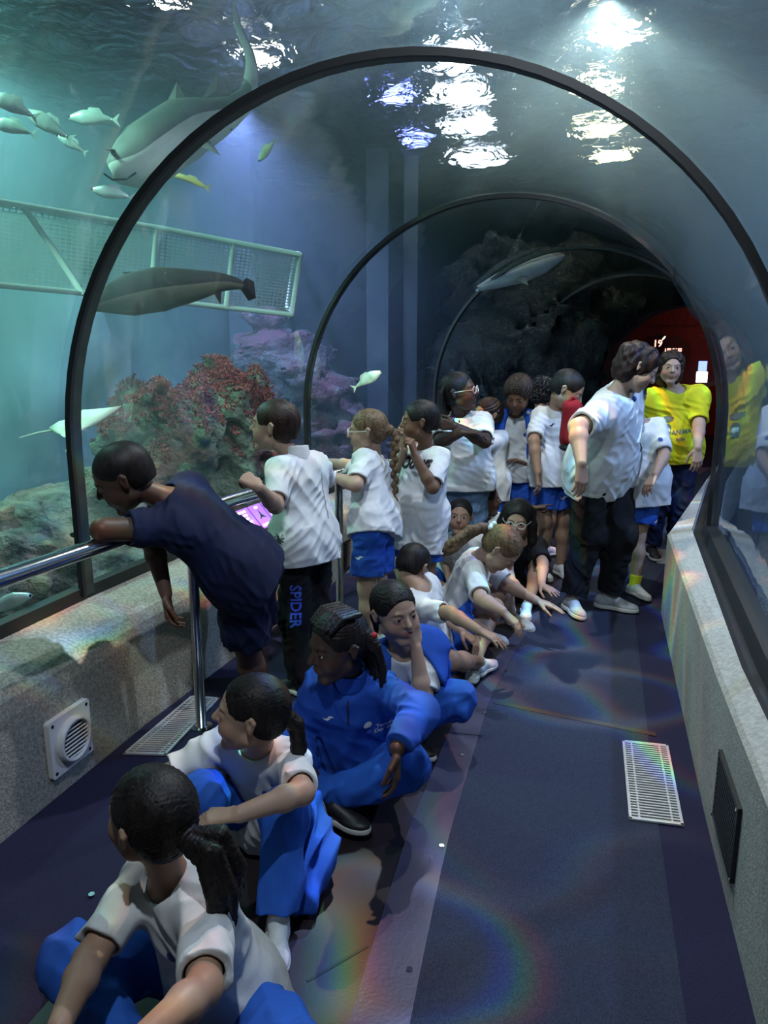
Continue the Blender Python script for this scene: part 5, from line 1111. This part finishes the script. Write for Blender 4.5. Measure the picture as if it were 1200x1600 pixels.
# 10 boy leaning over the handrail
H = 1.40; p = A_([-.52, 2.72, .69])
def fn(c):
    decal('leg_patch', [[(-.014, -.009), (.014, -.009), (.014, .009), (-.014, .009)]], c['HL']+A_([-.02, 0, -.02]), A_([1, .3, 0]), A_([0, 0, 1.]), c['Bs'], M['ink_grey'], c['bottom'], dirn=A_([.2, -1, 0]), reach=.2)
person('person', 'boy in navy T-shirt and shorts leaning far over the handrail', H, p, 272, (262, 775, -1), (187, 742, -1), (262, -28, 8),
       ((160, 828, -1), (222, 826, 1), (1, .2, -.1)), ((234, 848, -1), (262, 938, 1), (.12, -.05, -1)), (A_([-.55, 2.76, .40]), A_([-.50, 2.80, .08]), A_([-1, -.1, 0])), (A_([-.56, 2.92, .40]), A_([-.52, 2.96, .08]), A_([-1, .1, 0])),
       skin='dark', top_mat='navy', hair='buzz', bottom='half', bottom_mat='navy', res=.004, build=1.12, torso=.315, sleeve=.62, logos=(0, 0), yawh=285, extra=dict(fn=fn), seed=61, handR=dict(curl=.5, palm=(1, 0, 0)), handL=dict(curl=.4), shoe='shoe_black')
# 11 boy in the white polo
H = 1.34; p = pz(478, 3.16, .515*H)
def spider(c):
    ps = [circ(.011, 12), circ(.006, 10, -.006, .014)]
    for k in range(4):
        for sx in (-1, 1):
            a = math.radians(-50+33*k); q = lambda r, w: (sx*r*math.cos(a), r*math.sin(a)+w)
            ps.append([q(.008, -.002), q(.026, .004), (sx*.034*math.cos(a), .034*math.sin(a)-.008), q(.024, .009), q(.008, .003)])
    return ps
def fn(c):
    dr = A_([-.25, -1, 0]); u = A_([1, -.25, 0.]); u = nrm(u)
    P0 = aty(456, 832, c['P'][1]); decal('spider_print', [[(x*1.05, y*1.05) for x, y in q] for q in spider(c)], P0, u, UPZ, c['Ts'], M['ink_black'], c['top'], dirn=nrm(dr), reach=.3)
    P0 = aty(477, 933, c['P'][1]); tp = text_polys('SPIDER', .062, .0015); decal('side_lettering', [[(x*1.0, y*1.0) for x, y in q] for q in tp], P0, -UPZ, u, c['Bs'], M['ink_blue2'], c['bottom'], dirn=nrm(dr), reach=.3, h=.012, lift=.004)
    collar(c, 'shirt'); d = c['sp']; decal('back_seam', [[(-.0015, -.10), (.0015, -.10), (.0015, .10), (-.0015, .10)]], c['SR']-d*.13-c['rT']*.03, c['rT'], d, c['Ts'], M['ink_grey'], c['top'], dirn=nrm(-c['fT']+A_([0, -.3, 0])), reach=.2)
person('person', 'boy in a white polo with a spider print and black trousers standing at the handrail', H, p, 312, (462, 695, 1), (422, 657, -1), (282, 4, 0),
       ((430, 790, -1), (404, 762, -1), (-.5, .3, .3)), ((512, 752, 1), (470, 760, 1), (-.8, .3, 0)), None, None, skin='light', top='polo', hair='short', hair_mat='hair_brown', bottom='long', bottom_mat='blackpants', res=.004, build=.98, yawh=305, logos=(0, 0), extra=dict(fn=fn), handL=dict(curl=1.15, palm=(.3, .3, -1)), shoe='shoe_black', seed=66, hem=.02)
# 12 girl with the braid
H = 1.28; p = pz(586, 3.62, .515*H)
def hf(S_, c):
    T, h = c['T'], c['h']; b0 = T(0, -.48, .0); wchain(S_, [T(0, -.35, .1), b0], [.02, .03]); 
    pts = [b0]
    for k in range(14):
        q = b0+A_([.030+.004*math.sin(k*.8), .0, -.026*k-.02]); q[0] += (.006 if k % 2 else -.006); S_.add(Ell(q, (.020-.0006*k, .018-.0006*k, .021), None, .004))
    q = b0+A_([.034, 0, -.026*14]); wchain(S_, [q, q-UPZ*.05], [.014, .004])
def fn(c):
    glasses(c); decal('shorts_logo', [[(x*1.1, y*1.1) for x, y in q] for q in SWOOSH], aty(566, 862, c['P'][1]), A_([1, -.1, 0.]), UPZ, c['Bs'], M['ink_white'], c['bottom'], dirn=A_([-.1, -1, 0]), reach=.3)
person('person', 'girl with a long light brown braid and glasses standing at the handrail', H, p, 292, (582, 712, 1), (574, 670, -1), (276, -4, 0),
       ((556, 758, -1), (515, 742, 1), (-.9, .2, .1)), ((545, 728, 1), (515, 722, 1), (-.9, .2, 0)), None, None, skin='light', hair='pulled', hair_mat='hair_light', bottom='shorts', res=.0045, build=1.1, extra=dict(hair=hf, fn=fn), logos=(0, 0), seed=70, handL=dict(curl=.7))
# 13 boy in the printed shirt
H = 1.28; p = pz(656, 3.86, .515*H)
def fn(c):
    cu = text_polys('Oooys', .085, .004, .5); decal('script_print', cu, aty(643, 722, c['P'][1])+A_([0, -.08, 0]), nrm(A_([1, .25, .10])), nrm(A_([-.1, 0, 1.])), c['Ts'], M['ink_black'], c['top'], dirn=nrm(A_([-.35, -1, 0])), reach=.25, h=.012)
person('person', 'boy in a loose white T-shirt with black script print, hand at his chin', H, p, 222, (665, 693, 1), (656, 655, -1), (272, -2, 0),
       ((676, 762, -1), (648, 712, -1), (-.25, -.1, 1)), ((628, 750, 1), (632, 705, 1), (0, 0, 1)), None, None, skin='brown', hair='short', bottom='shorts', res=.0045, extra=dict(fn=fn), logos=(0, 0), hem=.10, seed=75, handL=dict(curl=1.2, palm=(-.5, .3, -.2)))
# 14 child hidden behind him
H = 1.22; p = pz(632, 4.22, .515*H)
person('person', 'child in white mostly hidden behind the boy in the script print shirt, hands raised', H, p, 265, (640, 692, 1), (650, 662, 1), (275, 0, 0), ((622, 730, -1), (632, 702, -1), (-.2, -.2, 1)), ((618, 725, 1), (626, 700, 1), (0, 0, 1)), None, None, skin='light', hair='short', bottom='shorts', res=.007, logos=(0, 0), seed=79)
# 15 girl with folded arms
H = 1.42; p = pz(722, 4.62, .515*H)
def hf(S_, c):
    T, h = c['T'], c['h']; r = np.random.RandomState(8)
    for k in range(14):
        a = -2.0+4.0*k/13; x0 = .38*math.sin(a); chainhair(S_, T, h, [(x0*.6, -.2, .35), (x0, -.36, .05), (x0*1.15, -.40, -.35), (x0*1.2, -.36, -.6+r.uniform(-.1, .1))], [.06, .05, .04, .025], .006)
def fn(c):
    glasses(c); T = c['T']; mb = MB(); N_ = c['N']; fT = c['fT']; rT = c['rT']
    for k, x in enumerate((-.075, -.06, -.045, .0)):
        a = N_+fT*.055-rT*x*.6; 
        q = [a+UPZ*.02, a+fT*.035-UPZ*.05-rT*x*.3, a+fT*.05-UPZ*(.13+.02*k)-rT*x*.5]; mb.tube(q, [.007, .007, .004], 8)
    mb.build('coloured_braids', M['purple_hair'], c['E'], True)
M['purple_hair'] = pmat('purple_braids', (.10, .01, .05), (.02, .01, .012), 30, .5)
person('person', 'girl with braids and clear glasses standing with folded arms in light jeans', H, p, 196, (722, 642, -1), (717, 609, -1), (112, 8, -4),
       ((757, 690, -1), (712, 666, -1), (-.9, -.1, .15)), ((688, 690, -1), (722, 676, -1), (.9, -.1, 0)), None, None, skin='deep', hair='pulled', bottom='long', bottom_mat='jeans', res=.0055, build=1.22, extra=dict(hair=hf, fn=fn), logos=(1, 0), seed=83, handL=dict(curl=.6, palm=(0, 1, 0)))
# 16 small boy
H = 1.24; p = pz(764, 5.0, .515*H)
person('person', 'small boy in white beside the girl with folded arms', H, p, 225, (764, 675, 1), (761, 645, -1), (242, 8, 0), ((752, 700, -1), (745, 718, -1), (-.8, 0, 0)), ((745, 705, 1), (740, 715, 1), (-.8, 0, 0)), None, None, skin='olive', hair='mop', hair_mat='hair_brown', bottom='shorts', res=.006, logos=(0, 0), seed=88, hem=.05)
# 17 boy in the open jacket
H = 1.40; p = pz(803, 5.15, .515*H)
person('person', 'curly haired boy in an open royal blue jacket over a white T-shirt, looking down', H, p, 190, (806, 645, -1), (810, 613, -1), (205, -30, 6), ((836, 700, 1), (822, 725, -1), (-.7, -.2, .3)), ((780, 700, 1), (776, 740, 1), (0, 0, -1)), None, None, skin='brown', hair='mop', hair_mat='hair_brown', bottom='shorts', res=.006, extra=dict(fn=lambda c: vest(c, front=.062)), seed=92)
# 18 child with big curls
H = 1.42; p = pz(850, 5.55, .515*H)
person('person', 'child with a big cloud of dark curls in a blue jacket behind the others', H, p, 60, (850, 646, 1), (848, 614, 1), (50, -10, 0), None, None, None, None, skin='brown', hair='curly', top='jacket', top_mat='bluejkt', bottom='shorts', res=.007, logos=(0, 0), seed=97)
# 19 boy bending his head
H = 1.45; p = pz(868, 4.95, .515*H)
def fn(c): decal('shorts_logo', [[(x*1.3, y*1.3) for x, y in q] for q in SWOOSH], aty(877, 776, c['P'][1]), A_([1, 0, 0.]), UPZ, c['Bs'], M['ink_white'], c['bottom'], dirn=A_([0, -1, 0]), reach=.3)
person('person', 'boy in a white T-shirt bowing his head beside the red bag', H, p, 165, (868, 630, -1), (888, 606, -1), (112, -32, 0), ((880, 700, 1), (885, 740, 1), (0, -.2, -1)), ((834, 690, -1), (840, 738, -1), (.15, -.1, -1)), None, None, skin='olive', hair='short', bottom='shorts', res=.0055, extra=dict(fn=fn), seed=101, hem=.03)
# 20 woman leaning to the right
H = 1.66; p = pz(940, 4.32, .515*H)
def hf(S_, c):
    T, h = c['T'], c['h']; S_.add(Ell(T(0, -.22, -.10), (.40*h, .36*h, .42*h), c['F'], .1*h), Ell(T(0, -.30, .15), (.40*h, .34*h, .34*h), c['F'], .1*h)); S_.sub(Ell(T(0, .50, -.20), (.40*h, .42*h, .45*h), c['F'], .04*h)); S_.disp = lambda P: wob(P, .004, .06, 3)+fold(P, .006, .045, 4, (.1, .1, 1))
def fn(c):
    s = c['s']; N_, sp, rT, fT = c['N'], c['sp'], c['rT'], c['fT']
    mb = MB()
    for sg in (-1, 1):
        sh = N_-sp*.03*s+rT*sg*.075*s; pts = [sh-fT*.085*s-sp*.18*s, sh-fT*.075*s-sp*.05*s, sh+sp*.028*s-fT*.02, sh+fT*.048*s-sp*.02*s, sh+fT*.062*s-sp*.055*s]; mb.tube(smoothpoly3(pts, 6), .010, 8)
    mb.build('backpack_straps', M['black'], c['E'], True)
    dq = nrm(A_([-.1, -1, .1])); u = nrm(A_([1, -.1, .0])); P0 = aty(972, 612, N_[1]-.1); decal('sports_logo', [[(x*1.1, y*1.1) for x, y in q] for q in SWOOSH], P0, u, UPZ, c['Ts'], M['ink_black'], c['top'], dirn=dq, reach=.2)
    P0 = aty(997, 622, N_[1]-.1); decal('school_badge', [circ(.016, 16)], P0, u, UPZ, c['Ts'], M['ink_blue'], c['top'], dirn=dq, reach=.2)
person('person', 'woman with dark auburn hair, white T-shirt and black trousers leaning to look right', H, p, 128, (962, 612, -1), (1000, 573, -1), (103, -34, 6),
       ((985, 700, 1), (975, 730, 1), (.3, -.2, -1)), ((903, 668, -1), (908, 724, -1), (.05, -.1, -1)), (A_([1.40, 4.26, .48]), A_([1.36, 4.27, .09]), A_([.85, -.5, 0])), (A_([1.20, 4.24, .48]), A_([1.13, 4.22, .09]), A_([.15, -1, 0])),
       skin='light', hair='bob', hair_mat='hair_auburn', bottom='long', bottom_mat='blackpants', res=.005, build=1.2, adult=True, yawh=140, logos=(0, 0), extra=dict(hair=hf, fn=fn), seed=106, hem=.03, shoe='shoe_grey', belly=.35)
# 21 child standing behind her
H = 1.38; p = pz(1003, 4.62, .515*H)
def fn(c): decal('shorts_logo', [[(x*1.2, y*1.2) for x, y in q] for q in SWOOSH], aty(1020, 812, c['P'][1]), A_([1, 0, 0.]), UPZ, c['Bs'], M['ink_white'], c['bottom'], dirn=A_([0, -1, 0]), reach=.3)
person('person', 'child with yellow socks and blue shorts standing behind the leaning woman', H, p, 175, (1000, 640, -1), (985, 612, 1), (190, -5, 0), ((1038, 712, -1), (1024, 742, -1), (-.5, -.3, -.6)), ((970, 715, 1), (968, 755, 1), (0, -.2, -1)), (A_([1.63, 4.60, .385]), A_([1.61, 4.52, .08]), A_([.35, -1, 0])), (A_([1.50, 4.60, .385]), A_([1.46, 4.58, .08]), A_([-.1, -1, 0])), skin='light', hair='short', bottom='shorts', res=.0055, extra=dict(fn=fn), seed=110, hem=.06, sock='sock_yellow')
# 22 woman in yellow
H = 1.60; p = pz(1050, 5.45, .515*H)
def hf(S_, c):
    T, h = c['T'], c['h']; S_.add(Ell(T(0, -.17, -.18), (.43*h, .28*h, .48*h), c['F'], .1*h)); S_.sub(Ell(T(0, .46, -.14), (.32*h, .46*h, .40*h), c['F'], .03*h), Ell(T(0, .38, -.55), (.36*h, .42*h, .42*h), c['F'], .03*h)); S_.disp = lambda P: wob(P, .005, .05, 3)
def fn(c):
    N_, rT, sp, fT, s = c['N'], c['rT'], c['sp'], c['fT'], c['s']; O = N_-sp*.16*s+rT*.045*s
    bird = [[(-.03, -.06), (.0, -.07), (.015, -.03), (.02, .01), (.005, .03), (-.02, .02), (-.035, -.02)], [(-.03, .055), (.0, .04), (.03, .055), (.035, .075), (0, .085), (-.03, .08)]]
    decal('printed_figure', bird, O, -rT, sp, c['Ts'], M['ink_grey'], c['top'], dirn=fT, reach=.2, h=.01)
    decal('printed_figure_belly', [circ(.017, 14, -.005, -.015)], O, -rT, sp, c['Ts'], M['ink_white'], c['top'], dirn=fT, reach=.2, lift=.004)
    decal('printed_words', [[(x, y) for x, y in q] for q in text_polys('ANIMA', .045, .001)]+[[(x-.01, y-.05) for x, y in q] for q in text_polys('BCN 2024'[:3]+'ZOO'[:0], .03, .001)], O-rT*.09*1-sp*.03, -rT, sp, c['Ts'], M['ink_grey'], c['top'], dirn=fT, reach=.2, h=.012)
person('person', 'smiling woman with dark bobbed hair in a bright yellow T-shirt', H, p, 186, (1056, 606, -1), (1048, 574, -1), (192, -3, 4), ((1092, 665, -1), (1090, 700, -1), (0, -.15, -1)), ((1016, 665, 1), (1020, 700, 1), (0, -.1, -1)), None, None, skin='light', hair='bob', hair_mat='hair_brown', top_mat='yellow', bottom='long', bottom_mat='navy', res=.0055, build=1.0, adult=True, extra=dict(hair=hf, fn=fn), logos=(0, 0), seed=115, hem=.0, belly=.3, shoe='shoe_black')
# things they carry -------------------------------------------------------
c0_ = aty(892, 660, 4.62); e = empty('bag', tuple(c0_), 'dark red nylon bag hanging between the bowing boy and the leaning woman', 'bag')
S_ = Shape(); S_.add(Box(c0_-UPZ*.0, (.062, .06, .135), None, .045, .02), Ell(c0_-UPZ*.07+A_([.015, 0, 0]), (.07, .07, .09), None, .04)); S_.disp = lambda P: fold(P, .012, .08, 3); V, Fq = S_.mesh(.006); fastmesh('pouch', V, Fq, M['red'], e)
MB().tube(smoothpoly3([c0_+A_([-.03, -.02, .10]), c0_+A_([.0, -.01, .155]), c0_+A_([.05, 0, .11])], 5), .009, 8).build('strap', M['red'], e, True)
S_ = Shape(); S_.add(Ell(c0_-UPZ*.155, (.065, .075, .03), None, .02)); V, Fq = S_.mesh(.006); fastmesh('base', V, Fq, M['black'], e)
# jacket tied round the waist of the second girl
e = empty('jacket', (-.16, 1.86, 0), 'royal blue jacket trailing on the floor beside the girl hugging her knees', 'jacket')
S_ = Shape(); q = lambda px, py, z: atz(px, py, z); S_.add(Cone(A_([-.22, 1.98, .20]), A_([-.205, 1.88, .10]), .045, .060, .05), Cone(A_([-.205, 1.88, .10]), A_([-.215, 1.76, .05]), .055, .035, .05), Cone(A_([-.25, 1.90, .16]), A_([-.25, 1.78, .07]), .04, .045, .05)); S_.post.append((A_([0, 0, .008]), -UPZ)); S_.disp = lambda P: fold(P, .022, .07, 8, (.1, .6, .6)); V, Fq = S_.mesh(.004); fastmesh('cloth', V, Fq, M['bluejkt'], e)
